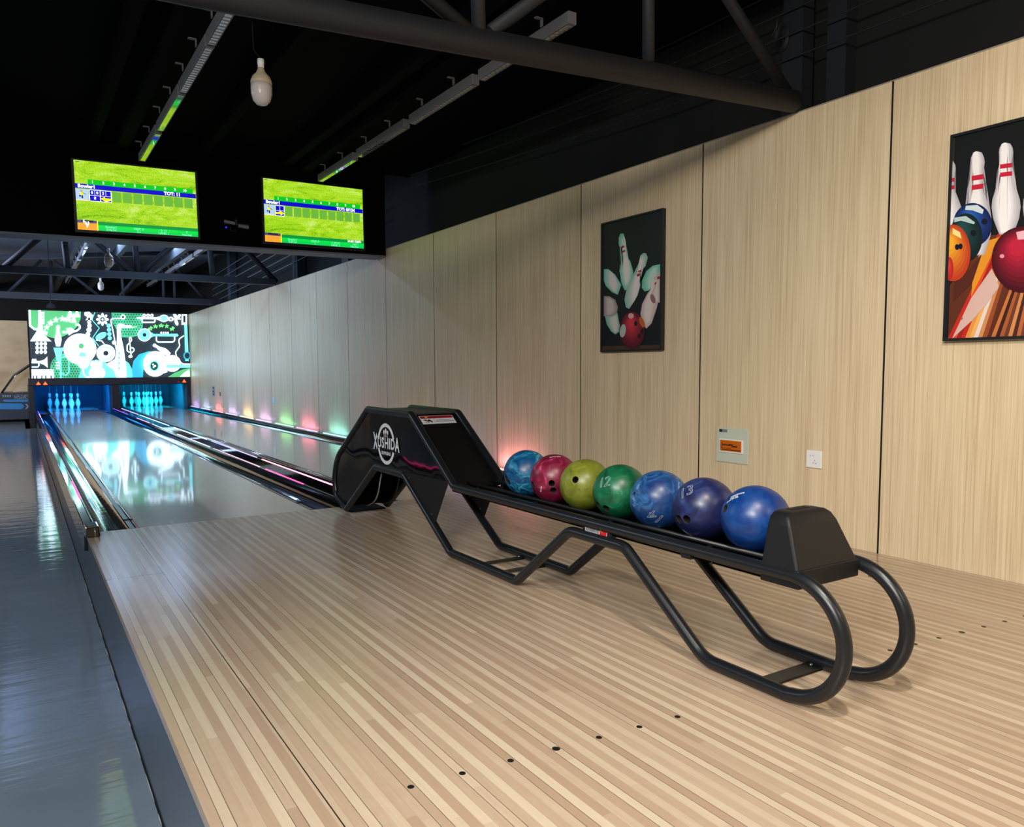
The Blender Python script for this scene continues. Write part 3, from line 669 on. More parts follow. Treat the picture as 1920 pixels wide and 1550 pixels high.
for i, (a_, b_) in enumerate(r1): linear_light(.515, a_, b_, 'grey linear light of the left ceiling row, '+o4[i])
for i, (a_, b_) in enumerate(r2): linear_light(2.255, a_, b_, 'grey linear light of the right ceiling row, '+o4[i])
far = ['nearest beyond', 'second beyond', 'third beyond', 'fourth beyond', 'fifth beyond', 'last beyond']
for i in range(6):
    for xc, side in ((.45, 'left'), (2.17, 'right')):
        y0 = 6.6+i*1.45; linear_light(xc, y0, y0+1.3, 'grey linear light, %s the bulkhead in the %s ceiling row' % (far[i], side))
for i, (xc, hw) in enumerate(((-2.2, .03), (-1.05, .03), (.12, .035), (1.1, .04), (1.93, .045), (.36, .05), (2.13, .05))):
    b = MB(); b.box((xc-hw, -8.9, 3.08 if i > 4 else 3.12), (xc+hw, YH-.005, 3.3), mat('purlin_black', (9, 9, 11), .95, spec=.05))
    n = ['far left', 'second from left', 'left of the left light row', 'between the two light rows', 'just left of the right light row', 'directly above the left light row', 'directly above the right light row'][i]
    tag(b.build('roof_purlin'), 'black steel roof purlin running along the lanes, '+n, 'purlin')
for i, xc in enumerate((-1.05, .36, 1.1, 2.05)):
    b = MB(); b.box((xc-.04, YH+.31, 3.072), (xc+.04, 19.2, 3.25), STEEL)
    tag(b.build('roof_purlin'), 'dark steel roof purlin beyond the bulkhead, '+['leftmost', 'above the left light row', 'between the light rows', 'above the right light row'][i], 'purlin')
# near truss
tr = thing('roof_truss', 'near black tubular roof truss crossing above the approach to the wall top', 'roof truss', (1.5, -2.2, 2.35))
b = MB(); pa = Vector((-6.9, -2.05, 2.12)); pb = Vector((3.09, -2.25, 2.405)); b.tube([pa, Vector((0, -2.15, 2.275)), pb], .058, STEEL, 20); b.build('bottom_chord', tr)
def web(parent, u0, v0, u1, v1, Y, r, top=3.28):
    a_ = at(u0, v0, 'Y', Y); c_ = at(u1, v1, 'Y', Y); 
    if a_.z < c_.z: a_, c_ = c_, a_
    d = (a_-c_); k = (top-c_.z)/d.z if d.z > .05 else 1; a_ = c_+d*k; c_ = c_-d.normalized()*.045
    b = MB(); b.tube([c_, a_], r, STEEL, 12); return b.build('web_strut', parent)
for q in ((820, 8, 868, 50), (896, 0, 898, 52), (980, 15, 930, 52), (1216, 20, 1216, 105), (1392, 40, 1473, 168)): web(tr, *q, -2.2, .03)
b = MB(); b.tube([(-6.9, -2.2, 3.22), (3.55, -2.2, 3.24)], .05, STEEL, 14); b.build('top_chord', tr)
ta = thing('roof_truss', 'black roof truss seen right below the bulkhead, middle of the far trusses', 'roof truss', (1, 7.8, 2.4))
b = MB(); b.hexa([(-6.9, 7.75, 2.29), (3.12, 7.75, 2.36), (3.12, 7.85, 2.36), (-6.9, 7.85, 2.29)], [(-6.9, 7.75, 2.39), (3.12, 7.75, 2.46), (3.12, 7.85, 2.46), (-6.9, 7.85, 2.39)], STEEL); b.build('bottom_chord', ta)
for q in ((78, 442, 5, 503), (120, 445, 127, 505), (170, 447, 252, 515), (252, 452, 259, 512), (326, 458, 268, 510), (393, 462, 399, 520), (455, 463, 515, 525)): web(ta, *q, 7.8, .045)
tb = thing('roof_truss', 'farthest black roof truss just in front of the mural top', 'roof truss', (1, 12.5, 2.4))
b = MB(); b.hexa([(-6.9, 12.45, 2.33), (3.4, 12.45, 2.375), (3.4, 12.55, 2.375), (-6.9, 12.55, 2.33)], [(-6.9, 12.45, 2.45), (3.4, 12.45, 2.495), (3.4, 12.55, 2.495), (-6.9, 12.55, 2.45)], STEEL)
b.build('bottom_chord', tb)
b = MB(); b.hexa([(-6.9, 12.45, 2.75), (-.79, 12.45, 3.08), (3.4, 12.45, 3.5), (3.4, 12.55, 3.5), (-.79, 12.55, 3.08), (-6.9, 12.55, 2.75)], [(-6.9, 12.45, 2.84), (-.79, 12.45, 3.17), (3.4, 12.45, 3.58), (3.4, 12.55, 3.58), (-.79, 12.55, 3.17), (-6.9, 12.55, 2.84)], STEEL)
b.build('top_chord', tb)
for q in ((78, 487, 15, 548), (95, 487, 97, 550), (98, 487, 184, 553), (225, 478, 232, 558), (262, 510, 228, 550), (305, 480, 307, 560), (310, 480, 384, 560), (327, 530, 328, 562)): web(tb, *q, 12.5, .03, 3.12)
# columns and cables on the outer wall
for i, (xa, xb, xx) in enumerate(((1475, 1513, 3.5), (1565, 1592, 3.56))):
    p = at((xa+xb)/2, 150, 'X', xx); b = MB(); b.box((xx-.06, p.y-.06-.02*(1-i), -.0), (xx+.04, p.y+.06, 3.3), STEEL)
    tag(b.build('steel_column'), 'dark steel column rising behind the veneer wall, %s the near truss end' % ('at' if i == 0 else 'right of'), 'column')
for i, yy in enumerate((5.3, 7.6, 12.3)):
    b = MB(); b.box((3.44, yy, 0), (3.58, yy+.25, 3.69), mat('grey_blue_column', (52, 60, 72), .6)); tag(b.build('steel_column'), 'grey steel column behind the wall beyond the bulkhead, '+['nearest', 'middle', 'farthest'][i], 'column')
for i in range(4):
    z0 = 2.80+i*.14; pts = [(3.42+.0*i, yy, z0+.068*(yy+.86)*(1 if yy > -.86 else .2)-.01*math.sin(yy)) for yy in [-4+j*.6 for j in range(13)]]
    pts = [p_ for p_ in pts if p_[2] < 3.28 and p_[1] < YH-.05]
    tag(MB().tube(pts, .005, mat('cable_grey', (34, 38, 42), .5), 6).build('wall_cable'), 'thin cable strung along the dark upper wall, number %s up from the wall top' % ['one', 'two', 'three', 'four', 'five'][i], 'cable')
for i in range(5):
    z0 = 2.75+i*.15; pts = [(3.42, yy, z0-.03*(yy-7.5)) for yy in (4.2, 8, 11, 14)]
    tag(MB().tube(pts, .007, mat('cable_bright', (120, 125, 132), .4), 6).build('wall_cable'), 'thin pale cable on the wall beyond the bulkhead, %s from the bottom' % ['first', 'second', 'third', 'fourth', 'fifth'][i], 'cable')
# cord tangle near the truss end
p = at(1462, 60, 'X', 3.45); b = MB()
for k in range(3):
    r_ = .06+.012*k; b.tube([(3.43, p.y-.03+r_*.6*math.cos(t_*.6), p.z-.05+r_*math.sin(t_*.6)) for t_ in range(10)], .003, mat('cable_grey', (60, 64, 68)), 6)
b.tube([(3.43, p.y, p.z+.1), (3.43, p.y+.01, p.z+.02), (3.43, p.y+.06, p.z-.03)], .004, mat('cable_grey', (60, 64, 68)), 6)
tag(b.build('cable_coil'), 'loose coil of dark cable beside the column above the wall', 'cable')
# bulbs
BCER = mat('bulb_cream_body', (196, 184, 158), .45); BGL = mat('bulb_opal_cover', (205, 200, 200), .3)
def bulb(c, s_, label, ztop):
    t = thing('light_bulb', label, 'light bulb', c)
    c = Vector(c); b = MB().lathe([(.001, -.1*s_), (.03*s_, -.092*s_), (.05*s_, -.07*s_), (.06*s_, -.035*s_), (.061*s_, .0), (.06*s_, .022*s_)], BGL, c); b.build('bulb_cover', t)
    b = MB().lathe([(.061*s_, .022*s_), (.061*s_, .04*s_), (.05*s_, .066*s_), (.03*s_, .085*s_), (.021*s_, .105*s_), (.018*s_, .115*s_)], BCER, c); b.build('bulb_neck', t)
    b = MB().lathe([(.018*s_, .115*s_), (.0185*s_, .135*s_), (.02*s_, .137*s_), (.02*s_, .165*s_), (.006*s_, .17*s_)], WHITE, c, 16); b.build('socket', t)
    b = MB().tube([c+Vector((0, 0, .168*s_)), c+Vector((-.02, 0, .19*s_)), c+Vector((-.04, 0, .21*s_)), Vector((c.x-.05, c.y, ztop))], .0025, DARK, 6); b.build('cord', t)
bulb((.703, -.395, 2.605), 1.0, 'large unlit white bulb hanging in front of the bulkhead', 3.3)
p = CAM+_ray(204, 488)*9.3; bulb(p, .85, 'round unlit bulb hanging just below the bulkhead', 3.7)
p = CAM+_ray(189, 536)*12.5; bulb(p, .75, 'small bluish bulb hanging between the far trusses', 3.7)
p = CAM+_ray(95, 577)*14.5; b = MB().lathe([(.08, 0), (.07, .05), (.02, .09), (.006, .12), (.006, 3.7-p.z)], DARK, p, 14); tag(b.build('pendant_lamp'), 'tiny dark pendant lamp above the left end of the mural', 'pendant lamp')

# ---------------------------------------------------------------- ball rack
XL_, XR_ = 1.25, 1.545; RT = .021
rk = thing('ball_rack', 'long black tubular ball rack with glossy ball return housing on the approach', 'ball rack', (1.4, -1.9, 0))
loop = [(-.215, .0215), (-.02, .09), (.005, .20), (-.03, .30), (-.09, .375), (-.605, .708), (-1.225, .704), (-1.71, .366), (-3.67, .368)]
hoop = [(-3.67-.172*math.sin(math.pi*i/32), .196+.172*math.cos(math.pi*i/32)) for i in range(1, 32)]
low = [(-3.67, .021), (-3.36, .021), (-2.975, .312), (-2.65, .312), (-2.275, .021), (-1.665, .021), (-1.125, .358), (-.715, .358)]
rad = [.03, .08, .15, .15, .1, .05, .05, .06, 0]+[0]*31+[0, .12, .07, .1, .05, .07, .05, .05]
pts2 = [Vector((0, y_, z_)) for y_, z_ in loop]+[Vector((0, y_, z_)) for y_, z_ in hoop]+[Vector((0, y_, z_)) for y_, z_ in low]
path = fillet(pts2, rad, True, 6)
cl = []
for p in path:
    if not cl or (p-cl[-1]).length > .002: cl.append(p)
for X_ in (XL_, XR_):
    MB().tube([Vector((X_, p.y, p.z)) for p in cl], RT, TUBE, 20, True, normal=(1, 0, 0)).build('frame_tube', rk)
side = [(-.215, .02), (-.02, .09), (.003, .20), (-.03, .30), (-.09, .375), (-.605, .708), (-1.225, .704), (-1.69, .375), (-1.135, .355), (-.715, .355)]
for X_ in (XL_-.004, XR_+.001):
    b = MB(); bm_ = [(X_, y_, z_) for y_, z_ in side]; a = Art(b, lambda y_, z_: Vector((X_, y_, z_)), None, 0); b.prism(bm_, (.003, 0, 0), GLOSS); sp = b.build('side_panel', rk)
    f = MB().prism([(X_-.003, -1.1, .375), (X_-.003, -1.655, .386), (X_-.003, -1.506, .150)], (.004, 0, 0), MATTE).build('lower_fin', rk)
    if X_ < 1.4:
        # round club emblem
        b = MB(); CEN = Vector((X_-.004, -.892, .515)); LG = mat('emblem_white', (238, 240, 244), .4)
        def ring(a0, a1):
            k = 24; vs = []
            for i in range(k+1):
                th = math.radians(a0+(a1-a0)*i/k); vs.append((CEN+Vector((0, -math.sin(th)*.122, math.cos(th)*.122)), CEN+Vector((0, -math.sin(th)*.101, math.cos(th)*.101))))
            for i in range(k): b.prism([vs[i][0], vs[i+1][0], vs[i+1][1], vs[i][1]], (-.0008, 0, 0), LG)
        ring(-78, 72); ring(112, 254)
        me = text_mesh('XUSHIDA', .108, .0028, spacing=1.12); Mx = Matrix(((0, 0, -1, CEN.x-.0012), (-1, 0, 0, CEN.y), (0, 1, 0, CEN.z), (0, 0, 0, 1)))
        ws = max(v.co.x for v in me.vertices)-min(v.co.x for v in me.vertices); hs = max(v.co.y for v in me.vertices)-min(v.co.y for v in me.vertices)
        def warp(p_, c_=CEN):
            return p_
        for v in me.vertices:
            x_ = v.co.x/ws; v.co.x = x_*.375; v.co.y = v.co.y/hs*(.066 if x_ > -.34 and x_ < .36 else (.108 if x_ < 0 else .086))+.002
        b.add_mesh(me, Mx, LG)
        me = text_mesh('BOWLING', .026, .0010, spacing=1.08); Mx[2][3] = CEN.z-.056; b.add_mesh(me, Mx, LG)
        a = Art(b, lambda y_, z_: Vector((X_-.005, CEN.y-y_, CEN.z+z_)), None, .0001, (-1, 0, 0))
        RDM = mat('emblem_red', (190, 50, 70), .4)
        for y_, z_, h_ in ((-.026, .060, .042), (0, .067, .050), (.026, .060, .042)):
            a.pin(y_, z_, h_, 0 if y_ == 0 else (-7 if y_ > 0 else 7), LG, None, 1.5)
            a.E(y_, z_-.006, .0045, .003, RDM); a.E(y_, z_-.015, .0045, .003, RDM)
        b.build('emblem', sp)
    b = MB()
    for y_, z_ in ((-.42, .56), (-.16, .37), (-.1, .12), (-.24, .07), (-.86, .675), (-1.3, .61), (-1.62, .41), (-.66, .375), (-.93, .378), (-1.2, .35), (-1.47, .19)):
        b.prism([(X_-.0035, y_+.0035*math.cos(t_*math.pi/4), z_+.0035*math.sin(t_*math.pi/4)) for t_ in range(8)], (-.002, 0, 0), CHROME)
    b.build('panel_bolt', sp)
# top cover, ramp and nose plates between the two frames
b = MB(); b.box((XL_+.015, -1.215, .703), (XR_-.015, -.62, .712), BLACK); tc_ = b.build('top_cover', rk)
b = MB()
for y_ in (-.75, -1.05):
    for x_ in (1.29, 1.50): b.box((x_-.003, y_-.003, .712), (x_+.003, y_+.003, .7135), CHROME)
b.build('cover_screw', tc_)
RA, RB_ = Vector((0, -1.22, .700)), Vector((0, -1.70, .366))
b = MB(); b.prism([(XL_+.018, RA.y, RA.z), (XR_-.018, RA.y, RA.z), (XR_-.018, RB_.y, RB_.z-.01), (XL_+.018, RB_.y, RB_.z-.01)], (0, .006, -.008), mat('ramp_black', (7, 7, 8), .45)); rp = b.build('ramp_panel', rk)
rd = (RB_-RA).normalized(); rn = Vector((0, -rd.z, rd.y)); rn = rn if rn.z > 0 else -rn
def R3(x_, d_, h=.002): return Vector((x_, 0, 0))+RA+rd*d_+rn*h
LW, LR_, LK = mat('label_silver', (196, 200, 206), .4), mat('label_red', (140, 22, 34), .4), mat('label_ink', (30, 30, 34), .5)
b = MB(); x0, x1, d0, d1 = 1.288, 1.498, .014, .085
b.prism([R3(x0, d0), R3(x1, d0), R3(x1, d1), R3(x0, d1)], rn*.001, LW); b.prism([R3(x0+.004, d0+.003, .0032), R3(x1-.004, d0+.003, .0032), R3(x1-.004, d0+.024, .0032), R3(x0+.004, d0+.024, .0032)], rn*.0005, LR_)
b.prism([R3(1.318, d0+.019, .0042), R3(1.338, d0+.019, .0042), R3(1.328, d0+.005, .0042)], rn*.0004, mat('label_yellow', (225, 160, 40), .5))
for q in range(4): b.prism([R3(1.35+q*.027, d0+.009, .0042), R3(1.362+q*.027, d0+.009, .0042), R3(1.362+q*.027, d0+.018, .0042), R3(1.35+q*.027, d0+.018, .0042)], rn*.0004, mat('label_dark_red', (95, 12, 20), .5))
b.prism([R3(1.367, d0+.03, .0035), R3(1.3685, d0+.03, .0035), R3(1.3685, d1-.006, .0035), R3(1.367, d1-.006, .0035)], rn*.0004, LK)
for (xa, da, xb, db, w_) in ((1.305, .05, 1.345, .062, .008), (1.318, .045, 1.33, .075, .005), (1.335, .047, 1.352, .07, .011), (1.31, .066, 1.32, .074, .004)):
    dv = Vector((xb-xa, db-da, 0)).normalized(); nv = Vector((-dv.y, dv.x, 0))*w_/2
    b.prism([R3(xa+nv.x, da+nv.y, .0035), R3(xb+nv.x, db+nv.y, .0035), R3(xb-nv.x, db-nv.y, .0035), R3(xa-nv.x, da-nv.y, .0035)], rn*.0004, LK)
for q in range(14): b.prism([R3(1.378+q*.0082, .062, .0035), R3(1.3835+q*.0082, .062, .0035), R3(1.3835+q*.0082, .068, .0035), R3(1.378+q*.0082, .068, .0035)], rn*.0004, LK)
b.prism([R3(1.378, .053, .0035), R3(1.47, .053, .0035), R3(1.47, .055, .0035), R3(1.378, .055, .0035)], rn*.0004, LK)
tag(b.build('warning_label', rp), 'silver warning label with red header')
b = MB()
for x_, d_ in ((1.285, .10), (1.505, .095), (1.512, .2), (1.512, .36), (1.512, .46)): b.prism([R3(x_-.003, d_), R3(x_+.003, d_), R3(x_+.003, d_+.006), R3(x_-.003, d_+.006)], rn*.002, CHROME)
b.build('ramp_screw', rp)
b = MB(); nose = [(-.62, .69), (-.11, .36), (-.06, .30), (-.03, .2), (-.05, .11), (-.21, .045)]
for i in range(5):
    (y0, z0), (y1, z1) = nose[i], nose[i+1]
    b.prism([(XL_, y0, z0), (XR_, y0, z0), (XR_, y1, z1), (XL_, y1, z1)], (0, -.005, -.003), MATTE)
b.build('nose_cover', rk)
b = MB()
for X_ in (1.34, 1.47): b.tube(fillet([(X_, -.60, .34), (X_, -.52, .12), (X_, -.36, .06), (X_, -.13, .045)], .25, False), .006, CHROME if X_ < 1.4 else BLACK, 8)
b.build('return_guide_rail', rk)
# base pan at the foul line and ball tray
b = MB(); b.box((1.27, -.24, .0005), (1.52, .0, .008), mat('pan_black', (6, 6, 7), .8, spec=.1)); b.build('return_base_pan', rk)
b = MB(); b.box((XL_+.012, -3.60, .335), (XR_-.012, -1.66, .342), mat('tray_black', (5, 5, 6), .8, spec=.1)); b.build('ball_tray', rk)
b = MB(); b.hexa([(1.522, -3.6, .343), (1.530, -3.6, .343), (1.530, -1.72, .343), (1.522, -1.72, .343)], [(1.536, -3.6, .425), (1.540, -3.6, .425), (1.540, -1.72, .425), (1.536, -1.72, .425)], mat('tray_black', (5, 5, 6), .8, spec=.1)); b.build('tray_back_lip', rk)
b = MB()
for x_ in (1.333, 1.473): b.tube([(x_, -3.58, .3785), (x_, -1.70, .3785)], .008, BLACK, 10); 
for x_ in (1.333, 1.473):
    for yy in (-1.8, -2.3, -2.8, -3.3, -3.56): b.box((x_-.003, yy-.01, .34), (x_+.003, yy+.01, .375), BLACK)
b.build('ball_support_rail', rk)
for yy, wd in ((-3.56, .055), (-1.90, .035), (-2.08, .035)):
    b = MB(); b.box((XL_, yy-wd/2, .008), (XR_, yy+wd/2, .012), BLACK)
    for x_ in (1.275, 1.51): b.lathe([(.006, 0), (.006, .007), (.001, .009)], CHROME, (x_, yy, .012), 8)
    b.build('floor_cross_plate', rk)
for X_ in (XL_-.003, XR_-.001):
    b = MB(); b.box((X_, -2.905, .30), (X_+.004, -2.736, .372), BLACK); br = b.build('bracket_plate', rk)
    if X_ < 1.4:
        b = MB(); S_ = lambda u, v, k=0: Vector((X_-.0006-k*.0003, -2.752-u*.128, .3575-v*.036))
        q_ = lambda u0, v0, u1, v1, m_, k: b.prism([S_(u0, v0, k), S_(u1, v0, k), S_(u1, v1, k), S_(u0, v1, k)], (-.0003, 0, 0), m_)
        q_(0, 0, 1, 1, WHITE, 0); q_(.67, .05, .98, .95, mat('flag_red', (224, 28, 36), .4), 1)
        uu = .03
        while uu < .63: w_ = random.choice((.008, .014, .02)); q_(uu, .06, uu+w_, .66, LK, 1); uu += w_+random.choice((.009, .014))
        me = text_mesh('MADE IN CHINA', .0085, .0003); o_ = S_(.34, .84, 2); b.add_mesh(me, Matrix(((0, 0, -1, o_.x), (-1, 0, 0, o_.y), (0, 1, 0, o_.z), (0, 0, 0, 1))), LK)
        a = Art(b, lambda u, v: S_(u, v, 2), None, .0001, (-1, 0, 0)); YL = mat('flag_yellow', (250, 215, 40), .5)
        def st(u, v, r): a.P([(u+(r if i % 2 == 0 else r*.42)*.28*math.sin(math.pi*i/5), v-(r if i % 2 == 0 else r*.42)*math.cos(math.pi*i/5)) for i in range(10)], YL)
        st(.735, .3, .15)
        for u, v in ((.79, .14), (.81, .24), (.81, .36), (.79, .46)): st(u, v, .05)
        b.build('origin_sticker', br)
# end hood
b = MB(); b.box((1.238, -3.705, .334), (1.520, -3.575, .388), MATTE)
eh = b.build('end_hood_base', rk, .004)
b = MB(); n = len(b.v)
bot = fillet([(1.240, -3.700, .386), (1.518, -3.700, .386), (1.518, -3.575, .386), (1.240, -3.575, .386)], .008, True, 3)
mid = fillet([(1.268, -3.652, .500), (1.490, -3.652, .500), (1.490, -3.572, .500), (1.268, -3.572, .500)], .010, True, 3)
m2 = fillet([(1.276, -3.640, .522), (1.480, -3.640, .522), (1.480, -3.572, .522), (1.276, -3.572, .522)], .012, True, 3)
m3 = fillet([(1.292, -3.632, .533), (1.462, -3.632, .533), (1.462, -3.574, .533), (1.292, -3.574, .533)], .012, True, 3)
top = fillet([(1.312, -3.622, .536), (1.440, -3.622, .536), (1.440, -3.576, .536), (1.312, -3.576, .536)], .010, True, 3)
rings = [bot, mid, m2, m3, top]; k = len(bot)
for r_ in rings: b.v += list(r_)
for i in range(4):
    for j in range(k): b.face([n+i*k+j, n+i*k+(j+1) % k, n+(i+1)*k+(j+1) % k, n+(i+1)*k+j], MATTE, i > 0)
b.face([n+4*k+j for j in range(k)], MATTE); hd2 = b.build('end_hood', rk)
b = MB()
for i in range(6): b.box((1.335+i*.014, -3.608, .5362), (1.345+i*.014, -3.588, .5372), DARK)
b.build('vent_slots', hd2)
b = MB()
for yy in (-1.86, -2.02, -2.2, -3.25, -3.38): b.lathe([(.004, -.01), (.004, .0)], BLACK, (XL_+.002, yy, .347), 8)
b.box((XL_-.01, -3.30, .335), (XL_+.03, -3.26, .349), BLACK); b.build('rail_bolt', rk)
b = MB()
for X_ in (XL_, XR_): b.lathe([(.005, -.012), (.006, 0), (.002, .004)], CHROME, (X_, -3.725, .345) if X_ > 1.4 else (X_+.02, -3.5, .36), 8)
b.build('weld_stud', rk)

# ---------------------------------------------------------------- balls
def ball_mat(name, stops, swirl, scale, rough=.36, dirt=.0, coat=.05):
    x = N(name); v = x.tc.outputs['Object']
    n0 = x.n('TexNoise'); x.l(v, n0.inputs['Vector']); n0.inputs['Scale'].default_value = 6; n0.inputs['Detail'].default_value = 2
    mixv = x.n('Mix', data_type='VECTOR'); mixv.inputs[0].default_value = swirl; x.l(v, mixv.inputs[4]); x.l(n0.outputs['Color'], mixv.inputs[5])
    n1 = x.noise(mixv.outputs[1], scale, 5, .62, 1.2)
    c = x.ramp(n1, stops)
    if dirt:
        d = x.noise(v, 38, 4, .7); dm = x.math('MULTIPLY', x.math('GREATER_THAN', d, .62), dirt); c = x.mix(dm, c, lin((60, 66, 30)))
    rr = x.math('ADD', x.math('MULTIPLY', x.noise(v, 30, 3), .25), rough-.12)
    x.set(Base_Color=c, Roughness=rr); x.b.inputs['Coat Weight'].default_value = coat; x.b.inputs['Coat Roughness'].default_value = .25
    return x.m
BM = [
 ball_mat('ball_teal_swirl', [(.3, (6, 44, 90)), (.45, (10, 76, 124)), (.55, (24, 108, 150)), (.66, (84, 166, 190))], .55, 11),
 ball_mat('ball_crimson_pearl', [(.3, (72, 8, 34)), (.5, (118, 20, 54)), (.62, (152, 42, 78)), (.75, (214, 112, 140))], .4, 9),
 ball_mat('ball_olive', [(.3, (84, 92, 22)), (.5, (110, 118, 34)), (.7, (134, 140, 58))], .3, 9, .36, .5, 0),
 ball_mat('ball_green_pearl', [(.3, (3, 50, 30)), (.5, (6, 80, 50)), (.66, (22, 112, 76)), (.78, (100, 190, 150))], .3, 8),
 ball_mat('ball_blue_marble', [(.3, (14, 40, 96)), (.45, (22, 60, 114)), (.58, (44, 94, 148)), (.7, (140, 184, 220))], .5, 10),
 ball_mat('ball_indigo', [(.3, (18, 20, 54)), (.5, (26, 32, 78)), (.62, (34, 54, 104)), (.75, (58, 66, 112))], .35, 8),
 ball_mat('ball_royal_blue', [(.3, (5, 36, 92)), (.5, (8, 50, 116)), (.7, (26, 74, 142))], .3, 8)]
HOLE = mat('ball_hole', (8, 8, 9), .8); HOLEB = mat('ball_hole_lining', (120, 108, 96), .6)
ENG = mat('engraved_silver', (150, 160, 172), .4); PRT = mat('printed_white', (210, 218, 228), .5)
RB = .1079
def hit(c, u, v):
    d = _ray(u, v).normalized(); o = CAM-c; bb = o.dot(d); cc = o.dot(o)-RB*RB; disc = bb*bb-cc
    return (CAM+d*(-bb-math.sqrt(max(disc, 0)))-c).normalized()
BD = [
 ('blue and teal swirled bowling ball, farthest from the camera on the rack', [(953.5, 904), (949, 896)], [], [], 'dark'),
 ('crimson pearl bowling ball with two dark finger holes', [(1034.5, 906), (1037.5, 919.5), (998.5, 908)], [], [('ROTO GRIP', 1041, 856, .010, 8), ('POLARIS', 1014.5, 917, .008, 85)], 'dark'),
 ('dull olive green bowling ball with one round thumb hole', [(1078.5, 899)], [], [], 'dark'),
 ('green pearl bowling ball numbered 12', [(1136.5, 953.5), (1121.5, 947)], [('12', 1132, 904, .058, -8)], [], 'lined'),
 ('marbled light blue bowling ball with upside-down number 14', [(1189, 925.3)], [('14', 1231, 970, .058, 158)], [], 'dark'),
 ('dark indigo bowling ball numbered 13 with two finger holes', [(1273, 973.5), (1287, 974)], [('13', 1285, 922, .060, -8)], [('SPEED ZONE', 1292, 1001.5, .009, 0)], 'lined'),
 ('royal blue bowling ball nearest the camera, against the rack end hood', [(1359, 953)], [], [('ADVANCE', 1382, 927, .011, -30), ('VORTEX', 1376, 932, .008, -30), ('MADE IN USA', 1372.5, 936, .008, -30)], 'dark')]
for i, (label, holes, nums, prints, hk) in enumerate(BD):
    cen = Vector((1.403, -2.1265-i*.2159, .471)); t = thing('bowling_ball', label, 'bowling ball', cen, 'bowling balls on the rack')
    bm_ = bmesh.new(); bmesh.ops.create_icosphere(bm_, subdivisions=6, radius=RB); me = bpy.data.meshes.new('b'); bm_.to_mesh(me); bm_.free()
    me.materials.append(BM[i]); me.materials.append(HOLE)
    for f in me.polygons: f.use_smooth = True
    ob = bpy.data.objects.new('ball_shell', me); C.collection.objects.link(ob)
    for hu, hv in holes:
        n_ = hit(cen, hu, hv)
        cb = MB(); q = n_.to_track_quat('Z', 'Y').to_matrix()
        r_ = .0125 if hk != 'lined' else .0135
        if i == 4: r_ = .005
        cb.lathe([(r_, .068), (r_, .103), (r_+.0018, .108), (r_+.003, .115)], HOLE, (0, 0, 0), 24, q)
        c = cb.build('cut'); md = ob.modifiers.new('cut', 'BOOLEAN'); md.operation = 'DIFFERENCE'; md.object = c; md.solver = 'EXACT'
        bpy.context.view_layer.update(); nm = bpy.data.meshes.new_from_object(ob.evaluated_get(bpy.context.evaluated_depsgraph_get()))
        ob.modifiers.clear(); ob.data = nm; bpy.data.objects.remove(c)
    for pl in ob.data.polygons:
        inner = pl.center.length < RB*.985
        pl.use_smooth = not inner
    ob.parent = t
    if hk == 'lined':
        for hu, hv in holes:
            n_ = hit(cen, hu, hv); q = n_.to_track_quat('Z', 'Y').to_matrix()
            b = MB().lathe([(.0125, .072), (.0125, .0755)], HOLEB, cen, 16, q); b.build('finger_insert', t)
    def emboss(txt, u, v, size, rot, outline, mt, nm):
        n_ = hit(cen, u, v); e1 = RX-n_*RX.dot(n_); e1.normalize(); e2 = n_.cross(e1)
        a_ = math.radians(rot); f1 = e1*math.cos(a_)+e2*math.sin(a_); f2 = -e1*math.sin(a_)+e2*math.cos(a_)
        m_ = text_mesh(txt, size, .0002 if not outline else .0, outline, shear=.15 if outline else 0); b = MB()
        if outline:
            q_ = bmesh.new(); q_.from_mesh(m_)
            for _ in range(3):
                lg = [e_ for e_ in q_.edges if e_.calc_length() > .004]
                if lg: bmesh.ops.subdivide_edges(q_, edges=lg, cuts=2, use_grid_fill=True)
            q_.to_mesh(m_); q_.free()
        b.add_mesh(m_, Matrix.Identity(4), mt, lambda p_: cen+(n_*RB+f1*p_.x+f2*p_.y).normalized()*(RB+.0004+p_.z*.6)); b.build(nm, t)
    for txt, u, v, size, rot in nums:
        if txt: emboss(txt, u, v, size, rot, .0008, ENG, 'engraved_number')
    for txt, u, v, size, rot in prints: emboss(txt, u, v, size, rot, 0, PRT, 'printed_text')

# ---------------------------------------------------------------- posters
PB = mat('poster_black', (14, 17, 18), .35)
pm = lambda n, c: mat('print_'+n, c, .35)
def poster(y0, y1, z0, z1, label, fn):
    t = thing('framed_poster', label, 'poster', (XW-.015, (y0+y1)/2, z0)); f = .012; xf = XW-.032
    b = MB()
    for a_, c_, d_, e_ in ((y0, y0+f, z0, z1), (y1-f, y1, z0, z1), (y0+f, y1-f, z0, z0+f), (y0+f, y1-f, z1-f, z1)): b.box((xf, a_, d_), (XW-.0005, c_, e_), BLACK)
    b.build('poster_frame', t)
    b = MB(); b.box((xf+.010, y0+f, z0+f), (XW-.001, y1-f, z1-f), PB); fn(b, xf+.0095, y0+f, y1-f, z0+f, z1-f); b.build('poster_print', t)
def cliplim(y0, y1, z0, z1):
    def c(pts):
        for ax, val, sgn in ((1, y0, 1), (1, y1, -1), (2, z0, 1), (2, z1, -1)):
            out = []
            for i in range(len(pts)):
                p, q = pts[i-1], pts[i]; ip = (p[ax]-val)*sgn >= 0; iq = (q[ax]-val)*sgn >= 0
                if ip != iq: out.append(p+(q-p)*((val-p[ax])/(q[ax]-p[ax])))
                if iq: out.append(q)
            pts = out
            if len(pts) < 3: return []
        return pts
    return c
